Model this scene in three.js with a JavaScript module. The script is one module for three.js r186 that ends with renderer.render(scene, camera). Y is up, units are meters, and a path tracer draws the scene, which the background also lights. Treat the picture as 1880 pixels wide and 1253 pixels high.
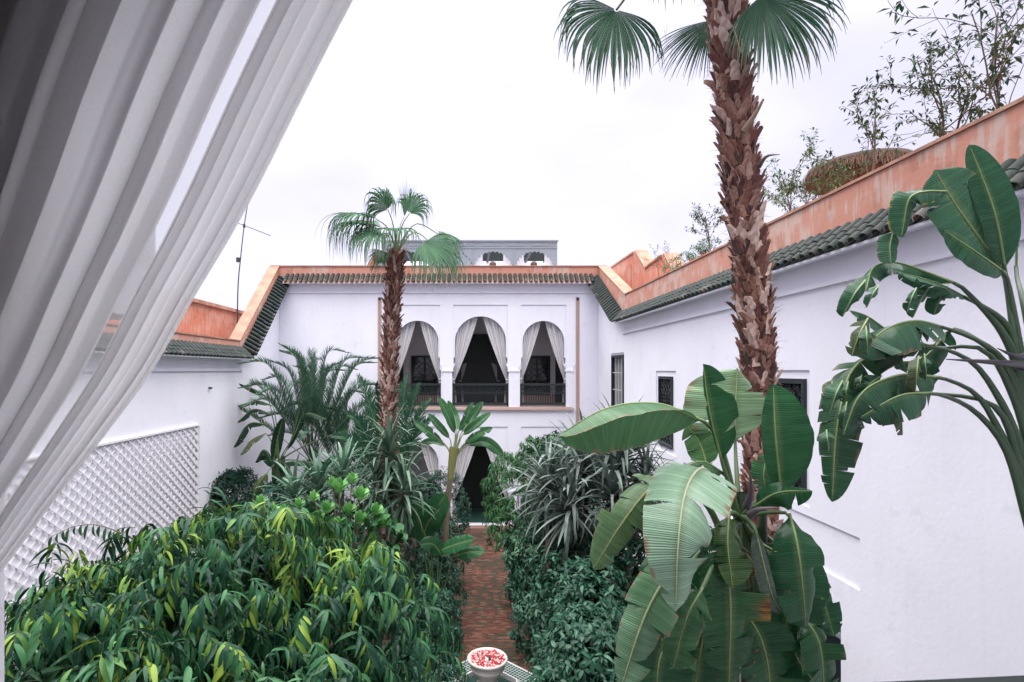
import * as THREE from 'three';
import { mergeGeometries, mergeVertices } from 'three/addons/utils/BufferGeometryUtils.js';

// ---------------------------------------------------------------- camera, light, exposure
const scene = new THREE.Scene();
const F = 1000, VX = 862, VY = 680, EYE = 6.6;           // focal length and vanishing point in photo pixels, eye height in metres
const camera = new THREE.PerspectiveCamera(2 * Math.atan(626.5 / F) * 180 / Math.PI, 1880 / 1253, 0.05, 400);
camera.setViewOffset(1880, 1253, 940 - VX, 626.5 - VY, 1880, 1253);
camera.position.set(0, EYE, 0); camera.lookAt(0, EYE, -10); camera.updateProjectionMatrix();
camera.focus = 9; camera.userData.fStop = 8;
const renderer = new THREE.WebGLRenderer({ antialias: true });
renderer.setSize(1024, 682);
renderer.toneMapping = THREE.LinearToneMapping;
renderer.toneMappingExposure = 7.1;
renderer.shadowMap.enabled = true;

const sun = new THREE.DirectionalLight(0xfffcf8, 1.5);
sun.position.set(-1, 27, -12.2); sun.target.position.set(-1, 3, -12);
sun.castShadow = true; sun.shadow.radius = 190; sun.shadow.mapSize.set(2048, 2048);
Object.assign(sun.shadow.camera, { left: -22, right: 22, top: 22, bottom: -22, near: 1, far: 80 });
scene.add(sun, sun.target);

function rng(seed) { let a = seed >>> 0; return () => { a = (a + 0x6D2B79F5) | 0; let t = Math.imul(a ^ (a >>> 15), 1 | a); t = (t + Math.imul(t ^ (t >>> 7), 61 | t)) ^ t; return ((t ^ (t >>> 14)) >>> 0) / 4294967296; }; }
const hash2 = (x, y, s) => { let h = Math.imul(x, 374761393) ^ Math.imul(y, 668265263) ^ Math.imul(s, 1274126177); h = Math.imul(h ^ (h >>> 13), 1274126177); return ((h ^ (h >>> 16)) >>> 0) / 4294967296; };
function noise(x, y, p = 1 << 20, q = p, s = 1) {          // value noise that repeats after p, q cells
  const xi = Math.floor(x), yi = Math.floor(y), f = x - xi, g = y - yi, u = f * f * (3 - 2 * f), v = g * g * (3 - 2 * g);
  const m = (a, n) => ((a % n) + n) % n, h = (a, b) => hash2(m(a, p), m(b, q), s);
  return (h(xi, yi) * (1 - u) + h(xi + 1, yi) * u) * (1 - v) + (h(xi, yi + 1) * (1 - u) + h(xi + 1, yi + 1) * u) * v;
}
function fbm(x, y, p, q, o = 4, s = 1) { let a = 0, w = 0.5, t = 0; for (let i = 0; i < o; i++) { a += w * noise(x, y, p, q, s + i); t += w; x *= 2; y *= 2; p *= 2; q *= 2; w *= 0.5; } return a / t; }
const clamp = (x, a = 0, b = 1) => Math.min(b, Math.max(a, x)), lerp = (a, b, t) => a + (b - a) * t, smooth = (a, b, x) => { const t = clamp((x - a) / (b - a)); return t * t * (3 - 2 * t); };

// the overcast sky: brighter towards the zenith, soft grey-lilac banks of cloud
{
  const w = 512, h = 256, d = new Float32Array(w * h * 4);
  for (let j = 0; j < h; j++) for (let i = 0; i < w; i++) {
    const e = ((j + 0.5) / h - 0.5) * Math.PI, up = Math.max(0, Math.sin(e));
    const c = fbm(i / w * 14, j / h * 16, 14, 64, 5, 11), bank = smooth(0.5, 0.72, c);
    let b = e > -0.02 ? (0.144 + 0.018 * up) * (1.03 - 0.1 * bank - 0.05 * smooth(0.35, 0.7, c)) : 0.1;
    const k = (j * w + i) * 4, tint = 0.4 + 0.6 * bank;
    d[k] = b * (0.945 - 0.02 * tint); d[k + 1] = b * (0.945 - 0.03 * tint); d[k + 2] = b * 1.13; d[k + 3] = 1;
  }
  const t = new THREE.DataTexture(d, w, h, THREE.RGBAFormat, THREE.FloatType);
  t.mapping = THREE.EquirectangularReflectionMapping; t.magFilter = t.minFilter = THREE.LinearFilter; t.needsUpdate = true;
  scene.background = t; scene.environment = t;
}

// ---------------------------------------------------------------- helpers
const V = (x, y, z) => new THREE.Vector3(x, y, z);
const at = (px, py, d) => V((px - VX) * d / F, EYE + (VY - py) * d / F, -d);      // the point d metres ahead that the photo shows at px, py
const taken = {};
function numbered(n) { const k = taken[n] = (taken[n] ?? -1) + 1; return k ? `${n}_${String(k).padStart(3, '0')}` : n; }
function shadows(m) { m.castShadow = m.receiveShadow = true; return m; }
function T(name, label, category, base = V(0, 0, 0), group) {        // a thing: a Group at its base
  const o = new THREE.Group(); o.name = numbered(name); o.position.copy(base); scene.add(o);
  o.userData = { label, category }; if (group) o.userData.group = group;
  return o;
}
const whole = (o) => { const p = V(0, 0, 0); for (let q = o; q; q = q.parent) p.add(q.position); return p; };
function P(parent, name, geo, mat, extra) {                          // a part whose shape is given in the scene's own axes
  const b = whole(parent); geo.translate(-b.x, -b.y, -b.z);
  const m = shadows(new THREE.Mesh(geo, mat)); m.name = name; parent.add(m); if (extra) Object.assign(m.userData, extra); return m;
}
function Q(parent, name, geo, mat, matrix, extra) {                  // a part that shares its shape: placed by a matrix in the scene's axes
  const m = shadows(new THREE.Mesh(geo, mat)); m.name = name; matrix.decompose(m.position, m.quaternion, m.scale); m.position.sub(whole(parent)); parent.add(m); if (extra) Object.assign(m.userData, extra); return m;
}
function I(parent, name, geo, mat, matrices, colors, extra = { kind: 'stuff' }) {     // uncountable pieces
  const b = whole(parent), m = shadows(new THREE.InstancedMesh(geo, mat, matrices.length)), sh = new THREE.Matrix4().makeTranslation(-b.x, -b.y, -b.z), t = new THREE.Matrix4();
  m.name = name; matrices.forEach((x, i) => { m.setMatrixAt(i, t.multiplyMatrices(sh, x)); if (colors) m.setColorAt(i, colors[i]); }); parent.add(m); Object.assign(m.userData, extra); return m;
}
function structure(name, geo, mat) { const m = shadows(new THREE.Mesh(geo, mat)); m.name = numbered(name); m.userData.kind = 'structure'; scene.add(m); return m; }
function metres(geo) {                                                // uv in metres, by the side each face looks to
  const g = geo.index ? geo.toNonIndexed() : geo; g.deleteAttribute('uv'); const p = g.attributes.position, uv = new Float32Array(p.count * 2), a = V(), b = V(), c = V();
  for (let i = 0; i < p.count; i += 3) {
    a.fromBufferAttribute(p, i); b.fromBufferAttribute(p, i + 1).sub(a); c.fromBufferAttribute(p, i + 2).sub(a); b.cross(c);
    const x = Math.abs(b.x), y = Math.abs(b.y), z = Math.abs(b.z);
    for (let k = 0; k < 3; k++) { const j = i + k; uv[j * 2] = x >= y && x >= z ? p.getZ(j) : p.getX(j); uv[j * 2 + 1] = y > x && y > z ? p.getZ(j) : p.getY(j); }
  }
  g.setAttribute('uv', new THREE.BufferAttribute(uv, 2)); g.computeVertexNormals(); return g;
}
const box = (x0, x1, y0, y1, z0, z1) => metres(new THREE.BoxGeometry(x1 - x0, y1 - y0, z1 - z0).translate((x0 + x1) / 2, (y0 + y1) / 2, (z0 + z1) / 2));
const merge = (list) => mergeGeometries(list.map((g) => { const n = g.index ? g.toNonIndexed() : g; for (const k of Object.keys(n.attributes)) if (!['position', 'normal', 'uv', 'color'].includes(k)) n.deleteAttribute(k); return n; }));
function shapeOf(pts, holes = []) { const s = new THREE.Shape(pts.map((p) => new THREE.Vector2(p[0], p[1]))); for (const h of holes) s.holes.push(new THREE.Path(h.map((p) => new THREE.Vector2(p[0], p[1])))); return s; }
// a slab from an outline in x, y: its face at z = z1, its back at z0
const slabXY = (pts, holes, z0, z1) => metres(new THREE.ExtrudeGeometry(shapeOf(pts, holes), { depth: z1 - z0, bevelEnabled: false }).translate(0, 0, z0));
// a slab from an outline in d (distance ahead), y between x0 and x1
const slabDY = (pts, holes, x0, x1) => metres(new THREE.ExtrudeGeometry(shapeOf(pts, holes), { depth: x1 - x0, bevelEnabled: false }).rotateY(Math.PI / 2).translate(x0, 0, 0));
const rect = (x0, x1, y0, y1) => [[x0, y0], [x1, y0], [x1, y1], [x0, y1]];
function tube(pts, r, seg = 12, rad = 6, r1 = r, closed = false) {      // a tapered tube through points
  const c = new THREE.CatmullRomCurve3(pts, closed), g = new THREE.TubeGeometry(c, seg, 1, rad, closed), p = g.attributes.position, o = V();
  for (let i = 0; i <= seg; i++) { c.getPointAt(i / seg, o); const k = lerp(r, r1, i / seg); for (let j = 0; j <= rad; j++) { const n = i * (rad + 1) + j; p.setXYZ(n, o.x + (p.getX(n) - o.x) * k, o.y + (p.getY(n) - o.y) * k, o.z + (p.getZ(n) - o.z) * k); } }
  g.computeVertexNormals(); return g.toNonIndexed();
}
function bar(a, b, w, h = w) {                                         // a square bar from a to b
  const l = a.distanceTo(b), g = new THREE.BoxGeometry(w, h, l).toNonIndexed(), m = new THREE.Matrix4().lookAt(a, b, Math.abs(b.y - a.y) > 0.98 * l ? V(1, 0, 0) : V(0, 1, 0)); m.setPosition(a.clone().lerp(b, 0.5)); return g.applyMatrix4(m);
}
function rod(a, b, r, n = 6, r1 = r) { const l = a.distanceTo(b), g = new THREE.CylinderGeometry(r1, r, l, n).toNonIndexed(); g.applyMatrix4(new THREE.Matrix4().compose(a.clone().lerp(b, 0.5), new THREE.Quaternion().setFromUnitVectors(V(0, 1, 0), b.clone().sub(a).normalize()), V(1, 1, 1))); return g; }

function texture(w, h, fn, srgb = true, rx = 1, ry = rx) {
  const d = new Uint8Array(w * h * 4), o = [0, 0, 0];
  for (let j = 0; j < h; j++) for (let i = 0; i < w; i++) { const c = fn(i / w, j / h, o), k = (j * w + i) * 4; for (let q = 0; q < 3; q++) d[k + q] = clamp(c[q]) * 255; d[k + 3] = 255; }
  const t = new THREE.DataTexture(d, w, h, THREE.RGBAFormat); t.wrapS = t.wrapT = THREE.RepeatWrapping; t.magFilter = THREE.LinearFilter; t.minFilter = THREE.LinearMipmapLinearFilter; t.generateMipmaps = true;
  if (srgb) t.colorSpace = THREE.SRGBColorSpace; t.repeat.set(rx, ry); t.needsUpdate = true; return t;
}
const grey = (v) => [v, v, v], rgb = (r, g, b) => new THREE.Color().setRGB(r, g, b);
const std = (c, o = {}) => new THREE.MeshStandardMaterial({ color: c, roughness: 0.85, side: THREE.DoubleSide, ...o });
const phys = (c, o = {}) => new THREE.MeshPhysicalMaterial({ color: c, roughness: 0.85, side: THREE.DoubleSide, ...o });

// ---------------------------------------------------------------- materials of the buildings
const M = {};
{
  const lump = texture(512, 512, (u, v) => grey(0.5 * fbm(u * 6, v * 6, 6, 6, 5, 3) + 0.5 * fbm(u * 48, v * 48, 48, 48, 3, 9)), false, 1 / 2.5);
  const lumpTone = texture(512, 256, (u, v) => { const k = 0.82 + 0.3 * (fbm(u * 12, v * 12, 12, 12, 5, 91) - 0.3), p = 0.12 * smooth(0.6, 0.75, fbm(u * 20, v * 14, 20, 14, 4, 92)); return [k + p * 0.4, k + p, k + p]; }, true, 1 / 3);
  const stain = texture(1024, 1024, (u, v) => {
    const big = fbm(u * 5, v * 5, 5, 5, 5, 21), run = fbm(u * 70, v * 5, 70, 5, 4, 31), m = smooth(0.55, 0.85, run * 0.7 + big * 0.4), spk = noise(u * 256, v * 256, 256, 256, 5), mark = smooth(0.72, 0.8, fbm(u * 24, v * 24, 24, 24, 4, 77));
    const k = 0.99 - 0.045 * big - 0.014 * m - 0.012 * spk - 0.022 * mark; return [k * 1.0, k * 0.995, k];
  }, true, 1 / 5);
  M.white = std(rgb(0.82, 0.828, 0.9), { map: stain, bumpMap: lump, bumpScale: 0.003, roughness: 0.9 });
  M.inner = std(rgb(0.8, 0.795, 0.83), { map: stain, bumpMap: lump, bumpScale: 0.004 });
  const wash = (s) => (u, v) => {
    const big = fbm(u * 7, v * 7, 7, 7, 5, s), run = fbm(u * 90, v * 6, 90, 6, 4, s + 7), pale = smooth(0.47, 0.66, big * 0.5 + run * 0.55), dark = smooth(0.55, 0.75, fbm(u * 16, v * 9, 16, 9, 5, s + 3)), g = noise(u * 300, v * 300, 300, 300, s);
    return [0.93 - 0.07 * dark + 0.02 * g, lerp(0.66, 0.8, pale) - 0.07 * dark + 0.03 * g, lerp(0.565, 0.74, pale) - 0.07 * dark + 0.03 * g];
  };
  M.clay = std(rgb(0.56, 0.55, 0.56), { map: texture(1024, 512, wash(41), true, 1 / 5, 1 / 2.5), bumpMap: lump, bumpScale: 0.008 });
  M.orange = std(rgb(0.56, 0.43, 0.38), { map: texture(512, 256, wash(61), true, 1 / 4, 1 / 2), bumpMap: lump, bumpScale: 0.006 });
  M.coping = std(rgb(0.46, 0.235, 0.165), { map: lumpTone, bumpMap: lump, bumpScale: 0.006 });
  const glaze = texture(128, 128, (u, v) => { const b = fbm(u * 4, v * 4, 4, 4, 4, 15), c = smooth(0.62, 0.72, fbm(u * 9, v * 9, 9, 9, 3, 8)); return [lerp(0.6, 1, b), lerp(0.6, 1, b), lerp(0.6, 1, b)].map((x) => lerp(x, 1, c * 0.5)); }, true, 3);
  M.tiles = [[0.02, 0.038, 0.033], [0.014, 0.03, 0.026], [0.032, 0.048, 0.042], [0.03, 0.038, 0.034], [0.012, 0.025, 0.026], [0.1, 0.1, 0.09]].map((c) => phys(rgb(...c), { map: glaze, roughness: 0.6, specularIntensity: 0.5, vertexColors: true }));
  M.mortar = std(rgb(0.5, 0.27, 0.2), { bumpMap: lump, bumpScale: 0.01 });
  M.pink = std(rgb(0.5, 0.36, 0.31), { map: stain, bumpMap: lump, bumpScale: 0.004 });
  const woodMap = texture(256, 256, (u, v) => { const k = 0.7 + 0.3 * fbm(u * 40, v * 3, 40, 3, 4, 5); return grey(k); }, true, 1);
  M.darkwood = std(rgb(0.016, 0.026, 0.026), { map: woodMap, roughness: 0.55 });
  M.iron = std(rgb(0.012, 0.018, 0.02), { roughness: 0.5 });
  M.greyblue = std(rgb(0.2, 0.228, 0.255), { map: stain, roughness: 0.7 });
  M.drape = phys(rgb(0.72, 0.7, 0.72), { roughness: 1, transmission: 0.25, thickness: 0 });
  M.glass = std(rgb(0.012, 0.018, 0.02), { roughness: 0.06 });
  M.bronze = std(rgb(0.12, 0.08, 0.06), { metalness: 0.7, roughness: 0.45 });
  M.whitewood = std(rgb(0.8, 0.79, 0.82), { roughness: 0.6, map: stain });
}
// ---------------------------------------------------------------- ground
structure('soil', metres(new THREE.PlaneGeometry(160, 160, 1, 1).rotateX(-Math.PI / 2).translate(0, 0, -20)), std(rgb(0.045, 0.035, 0.028), { bumpMap: texture(256, 256, (u, v) => grey(fbm(u * 20, v * 20, 20, 20, 4, 2)), false, 1), bumpScale: 0.03, roughness: 1 }));

const XL = -7.9, XR = 5.34, DB = 22.6;                     // left wall, right wall, facade

// a row of half-round roof tiles along the top of a wall from a to b, three overlapping in each column, falling towards out
const halfPipe = (() => {
  const list = [];
  for (const v of [0, 1, 2]) {
    const g = new THREE.CylinderGeometry(0.082 - 0.004 * v, 0.07 + 0.003 * v, 0.27, 8, 1, true, -Math.PI / 2, Math.PI).toNonIndexed();
    const inner = new THREE.CylinderGeometry(0.066, 0.056, 0.27, 8, 1, true, -Math.PI / 2, Math.PI).toNonIndexed();
    const rim = new THREE.RingGeometry(0.066, 0.082 - 0.004 * v, 8, 1, 0, Math.PI).rotateX(-Math.PI / 2).rotateY(Math.PI).translate(0, 0.135, 0).toNonIndexed();
    const paint = (q, c) => { const n = q.attributes.position.count, a = new Float32Array(n * 3); for (let i = 0; i < n; i++) a.set(c, i * 3); q.setAttribute('color', new THREE.BufferAttribute(a, 3)); return q; };   // the cut ends are bare fired clay
    const m = merge([paint(g, [1, 1, 1]), paint(inner, [2, 1.6, 1.5]), paint(rim, [9, 7, 6.4])]); m.rotateX(-Math.PI / 2).rotateY(Math.PI); list.push(m);           // axis along z, open side down, mouth towards +z
  }
  return list;
})();
function eave(root, a, b, out, seed, rows = 3, channel = M.tiles[1]) {
  const r = rng(seed), along = b.clone().sub(a), len = along.length(); along.normalize();
  const upv = along.clone().cross(out).normalize(); if (upv.y < 0) upv.negate();
  const slope = out.clone().multiplyScalar(Math.cos(0.7)).addScaledVector(upv, -Math.sin(0.7)).normalize(), nrm = along.clone().cross(slope).normalize(); if (nrm.y < 0) nrm.negate();
  const n = Math.round(len / 0.208), side = nrm.clone().cross(slope).normalize();
  const reach = 0.14 * rows + 0.035, p0 = a.clone().addScaledVector(nrm, -0.03), p1 = b.clone().addScaledVector(nrm, -0.03), e0 = p0.clone().addScaledVector(slope, reach), e1 = p1.clone().addScaledVector(slope, reach), dn = V(0, -0.04, 0);
  const bed = new THREE.BufferGeometry(), q = [p0, e0, e1, p1], lo = [a.clone().add(V(0, -0.3, 0)), e0.clone().add(dn), e1.clone().add(dn), b.clone().add(V(0, -0.3, 0))], arr = [];
  const quad = (A, B, C, D) => { for (const p of [A, B, C, A, C, D]) arr.push(p.x, p.y, p.z); };
  quad(...q);
  bed.setAttribute('position', new THREE.Float32BufferAttribute(arr, 3)); P(root, 'tile_bed', metres(bed), channel);
  arr.length = 0; const sk = new THREE.BufferGeometry(), g0 = V(0, -0.003, 0), q2 = q.map((p) => p.clone().add(g0));
  quad(lo[3], lo[2], lo[1], lo[0]); quad(q2[1], lo[1], lo[2], q2[2]); quad(q2[0], lo[0], lo[1], q2[1]); quad(q2[2], lo[2], lo[3], q2[3]);
  sk.setAttribute('position', new THREE.Float32BufferAttribute(arr, 3)); P(root, 'soffit', metres(sk), M.white);
  for (let i = 0; i < n; i++) for (let k = 0; k < rows; k++) {
    const c = a.clone().addScaledVector(along, (i + 0.5) * len / n).addScaledVector(slope, 0.1 + k * 0.14).addScaledVector(nrm, 0.012 + 0.012 * (rows - k) + 0.006 * r());
    const s = side.clone().applyAxisAngle(nrm, (r() - 0.5) * 0.09), z = slope.clone().applyAxisAngle(side, (r() - 0.5) * 0.05), y = z.clone().cross(s).normalize();
    const m = new THREE.Matrix4().makeBasis(s, y, z); m.setPosition(c);
    Q(root, 'roof_tile', halfPipe[Math.floor(r() * 3)], M.tiles[Math.floor(r() * (k === rows - 1 ? 6 : 5))], m);
  }
}

// outline of one arched opening: half round, a small step out, another step to the columns below
function archPath(cx, r, apex, floor, cap, e1 = 0.055, e2 = 0.12) {
  const sc = apex - r, p = [], w1 = r + e1, w2 = r + e2;
  p.push([cx - w2, floor], [cx + w2, floor], [cx + w2, cap], [cx + w1, cap + 0.03], [cx + w1, cap + 0.5], [cx + r, cap + 0.5]);
  for (let i = 0; i <= 24; i++) { const t = Math.PI * i / 24; p.push([cx + r * Math.cos(t), sc + r * Math.sin(t)]); }
  p.push([cx - r, cap + 0.5], [cx - w1, cap + 0.5], [cx - w1, cap + 0.03], [cx - w2, cap]);
  return p;
}
const AX = 0.455, ARCH = [[AX - 2.62, 0.87, 8.66], [AX, 1.065, 8.84], [AX + 2.62, 0.87, 8.65]];

// ---------------------------------------------------------------- the facade across the far end of the courtyard
const pav = T('white_pavilion', 'two-storey white arcaded building with six curtained arches across the far end of the court', 'building', V(AX, 0, -DB));
{
  const zf = -DB, holes = [];
  for (const [cx, r, apex] of ARCH) { holes.push(archPath(cx, r, apex, 5.07, 6.62)); holes.push(archPath(cx, r, apex - 5.03, 0.16, 1.6)); }
  P(pav, 'arcade_wall', slabXY(rect(XL, XR, -0.2, 10.49), holes, zf - 0.36, zf - 0.035), M.white);
  // the front skin, 35 mm proud, with the sunk panels round the arches
  const pan = [];
  for (const [cx, w] of [[AX - 2.62, 0.94], [AX, 1.135], [AX + 2.62, 0.94]]) { pan.push([[cx - w - 0.04, 5.075], [cx + w + 0.04, 5.075], [cx + w + 0.04, 6.6], [cx + w, 6.63], [cx + w, 9.31], [cx - w, 9.31], [cx - w, 6.63], [cx - w - 0.04, 6.6]]); pan.push([[cx - w - 0.04, 0.165], [cx + w + 0.04, 0.165], [cx + w + 0.04, 1.58], [cx + w, 1.61], [cx + w, 4.25], [cx - w, 4.25], [cx - w, 1.61], [cx - w - 0.04, 1.58]]); }
  pan.push(rect(-3.81, -3.65, -0.1, 9.64), rect(4.41, 4.57, -0.1, 9.64));
  P(pav, 'front_render', slabXY(rect(XL + 0.002, XR - 0.002, -0.18, 10.45), pan, zf - 0.035, zf), M.white);
  for (const [y0, y1] of [[6.6, 5.075], [1.58, 0.165]]) for (const dx of [-3.87, -1.31, 1.31, 3.87]) {        // columns and their capitals
    const x = AX + dx * (Math.abs(dx) > 2 ? 0.952 : 1.04), w = Math.abs(dx) > 2 ? 0.13 : 0.19;
    P(pav, 'column', box(x - w, x + w, y1, y0 - 0.06, zf - 0.31, zf + 0.02), M.white);
    P(pav, 'capital', merge([box(x - w - 0.05, x + w + 0.05, y0 - 0.06, y0, zf - 0.33, zf + 0.05), box(x - w - 0.03, x + w + 0.03, y0, y0 + 0.045, zf - 0.33, zf + 0.035)]), M.white);
    for (const s of [-1, 1]) P(pav, 'bracket', slabXY([[x + s * (w + 0.02), y0 + 0.046], [x + s * (w + 0.115), y0 + 0.22], [x + s * (w + 0.115), y0 + 0.27], [x + s * (w + 0.02), y0 + 0.24]], [], zf - 0.3, zf + 0.03), M.white);
  }
  P(pav, 'moulding', merge([box(XL, XR, 9.79, 9.85, zf + 0.001, zf + 0.05), box(XL, XR, 9.85, 9.9, zf + 0.001, zf + 0.03)]), M.white);
  P(pav, 'balcony_slab', merge([box(-3.45, 4.32, 4.95, 5.03, zf + 0.002, zf + 0.12), box(-3.3, 4.2, 5.03, 5.074, zf + 0.002, zf + 0.09)]), M.pink);
  for (const x of [-3.73, 4.49]) P(pav, 'rain_channel', merge([box(x - 0.078, x + 0.078, 0, 9.56, zf - 0.034, zf - 0.012), box(x - 0.078, x - 0.03, 0, 9.6, zf - 0.012, zf + 0.02), box(x + 0.03, x + 0.078, 0, 9.6, zf - 0.012, zf + 0.02)]), M.pink);
  for (const x of [-3.73, 4.49]) P(pav, 'spout_hole', new THREE.CylinderGeometry(0.06, 0.06, 0.03, 14).rotateX(Math.PI / 2).translate(x, 9.55, zf + 0.006), M.iron);
  // galleries behind the arches
  const zb = -25.5;
  P(pav, 'gallery_wall', merge([box(-3.9, 4.7, 0.1, 10.3, zb - 0.3, zb), box(-3.9, -3.62, 0.1, 10.3, zb, zf - 0.362), box(4.42, 4.7, 0.1, 10.3, zb, zf - 0.362)]), M.inner);
  for (const [a, b] of [[9.45, 9.6], [4.55, 4.75]]) P(pav, 'gallery_ceiling', box(-3.61, 4.41, a, b, zb + 0.002, zf - 0.364), M.darkwood);
  for (const [a, b, m] of [[4.752, 5.05, M.pink], [-0.1, 0.15, std(rgb(0.03, 0.075, 0.06), { roughness: 0.35 })]]) P(pav, 'gallery_floor', box(-3.61, 4.41, a, b, zb + 0.002, zf - 0.364), m);
  for (const [a, b] of [[-3.09, -0.95], [1.9, 4.01]]) P(pav, 'dado', box(a, b, 5.051, 5.45, zb + 0.003, zb + 0.03), M.pink);
  // windows and the carved doors in the gallery
  const ring = (x, y, r, z) => new THREE.TorusGeometry(r, 0.012, 4, 14).translate(x, y, z).toNonIndexed();
  for (const [x0, x1] of [[-2.7, -1.5], [2.56, 3.75]]) {
    const w = P(pav, 'window', merge([box(x0 - 0.02, x0 + 0.07, 5.45, 7.27, zb + 0.004, zb + 0.09), box(x1 - 0.07, x1 + 0.02, 5.45, 7.27, zb + 0.004, zb + 0.09), box(x0 + 0.07, x1 - 0.07, 7.19, 7.27, zb + 0.004, zb + 0.09), box(x0 + 0.07, x1 - 0.07, 5.45, 5.53, zb + 0.004, zb + 0.09), box((x0 + x1) / 2 - 0.04, (x0 + x1) / 2 + 0.04, 5.53, 7.19, zb + 0.005, zb + 0.08)]), M.darkwood);
    P(w, 'pane', box(x0 + 0.07, x1 - 0.07, 5.53, 7.19, zb + 0.006, zb + 0.03), M.glass);
    const g = []; for (let i = 0; i < 4; i++) for (let j = 0; j < 6; j++) g.push(ring(x0 + 0.2 + i * (x1 - x0 - 0.4) / 3, 5.68 + j * 0.27, 0.11, zb + 0.06));
    P(w, 'window_lattice', merge(g), M.iron, { kind: 'stuff' });
  }
  for (const [a, b] of [[4.02, 4.4], [-3.6, -3.1]]) P(pav, 'side_door', box(a, b, 5.051, 7.2, zb + 0.004, zb + 0.06), M.darkwood);
  for (const [fy, h, nm] of [[5.052, 3.23, 0], [0.152, 3.0, 1]]) {
    const x0 = -0.9, x1 = 1.87;
    const dr = P(pav, 'carved_or_added_panel', slabXY(rect(x0, x1, fy, fy + h), [-0.09, 1.0].map((c) => { const p = [[c - 0.26, fy + 0.02], [c + 0.26, fy + 0.02]]; for (let i = 0; i <= 12; i++) p.push([c + 0.3 * Math.cos(Math.PI * i / 12), fy + 1.6 + 0.36 * Math.sin(Math.PI * i / 12)]); return p; }), zb + 0.005, zb + 0.1), M.darkwood);
    for (const c of [-0.09, 1.0]) P(dr, 'dark_backing', box(c - 0.31, c + 0.31, fy + 0.02, fy + 1.97, zb + 0.0045, zb + 0.02), M.iron);  // near-black backing stands in for the unlit space behind the openings
    const g = []; for (let i = 0; i < 6; i++) for (let j = 0; j < 3; j++) { const a = x0 + 0.1 + i * (x1 - x0 - 0.1) / 6, b = a + (x1 - x0 - 0.1) / 6 - 0.1, y = fy + 2.15 + j * 0.35; g.push(box(a, b, y, y + 0.26, zb + 0.101, zb + 0.125)); }
    P(dr, 'door_panel', merge(g), M.darkwood, { kind: 'stuff' });
  }
  // parapet, eave and the slopes at both ends come with their walls; this is the stretch over the facade
  P(pav, 'parapet', box(XL - 0.35, XR + 0.35, 10.492, 10.9, zf - 0.42, zf - 0.02), M.clay);
  P(pav, 'coping', box(XL - 0.35, XR + 0.35, 10.902, 10.945, zf - 0.45, zf + 0.015), M.coping);
  P(pav, 'rear_parapet', box(4.0, 5.9, 10.95, 11.08, zf - 1.2, zf - 0.8), M.orange);
  P(pav, 'finial', slabXY([[-4.55, 10.9], [-4.0, 10.9], [-4.0, 11.62], [-4.15, 11.62]], [], zf - 1.2, zf - 0.9), M.orange);
  eave(pav, V(XL + 0.25, 10.5, zf), V(XR - 0.2, 10.5, zf), V(0, 0, 1), 5, 3, M.mortar);
  // railings between the columns of the upper gallery
  for (const [cx, r] of ARCH) {
    const w = r + 0.115, z = zf - 0.14;
    const top = P(pav, 'railing', merge([box(cx - w, cx + w, 5.95, 6.05, z - 0.05, z + 0.05), box(cx - w, cx + w, 5.62, 5.67, z - 0.02, z + 0.02), box(cx - w, cx + w, 5.13, 5.24, z - 0.04, z + 0.04), box(cx - w, cx - w + 0.06, 5.076, 5.95, z - 0.04, z + 0.04), box(cx + w - 0.06, cx + w, 5.076, 5.95, z - 0.04, z + 0.04)]), M.iron);
    const g = [], n = Math.round(2 * w / 0.1), m = Math.round(2 * w / 0.26);
    for (let i = 1; i < n; i++) g.push(box(cx - w + i * 2 * w / n - 0.016, cx - w + i * 2 * w / n + 0.016, 5.24, 5.62, z - 0.016, z + 0.016));
    P(top, 'balusters', merge(g), M.iron, { kind: 'stuff' });
    const h = []; for (let i = 0; i < m; i++) { const x = cx - w + (i + 0.5) * 2 * w / m; h.push(ring(x, 5.81, 0.115, z), ring(x, 5.81, 0.05, z), bar(V(x - 0.13, 5.68, z), V(x + 0.13, 5.94, z), 0.018), bar(V(x + 0.13, 5.68, z), V(x - 0.13, 5.94, z), 0.018)); }
    P(top, 'scrollwork', merge(h), M.iron, { kind: 'stuff' });
  }
  // step and tiled floor at the foot of the arches
  P(pav, 'step', box(-3.7, 4.6, 0.0, 0.155, zf + 0.004, zf + 0.42), std(rgb(0.24, 0.14, 0.115), { roughness: 0.8 }));
  const tl = [], r = rng(3); for (let i = 0; i < 60; i++) for (let j = 0; j < 5; j++) if ((i + j) % 2) tl.push(box(-1.4 + i * 0.062, -1.4 + i * 0.062 + 0.056, 0.156, 0.163, zf - 0.3 + j * 0.062, zf - 0.3 + j * 0.062 + 0.056));
  P(pav, 'floor_tiles', merge(tl), std(rgb(0.5, 0.52, 0.5), { roughness: 0.4 }), { kind: 'stuff' });
}

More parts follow.
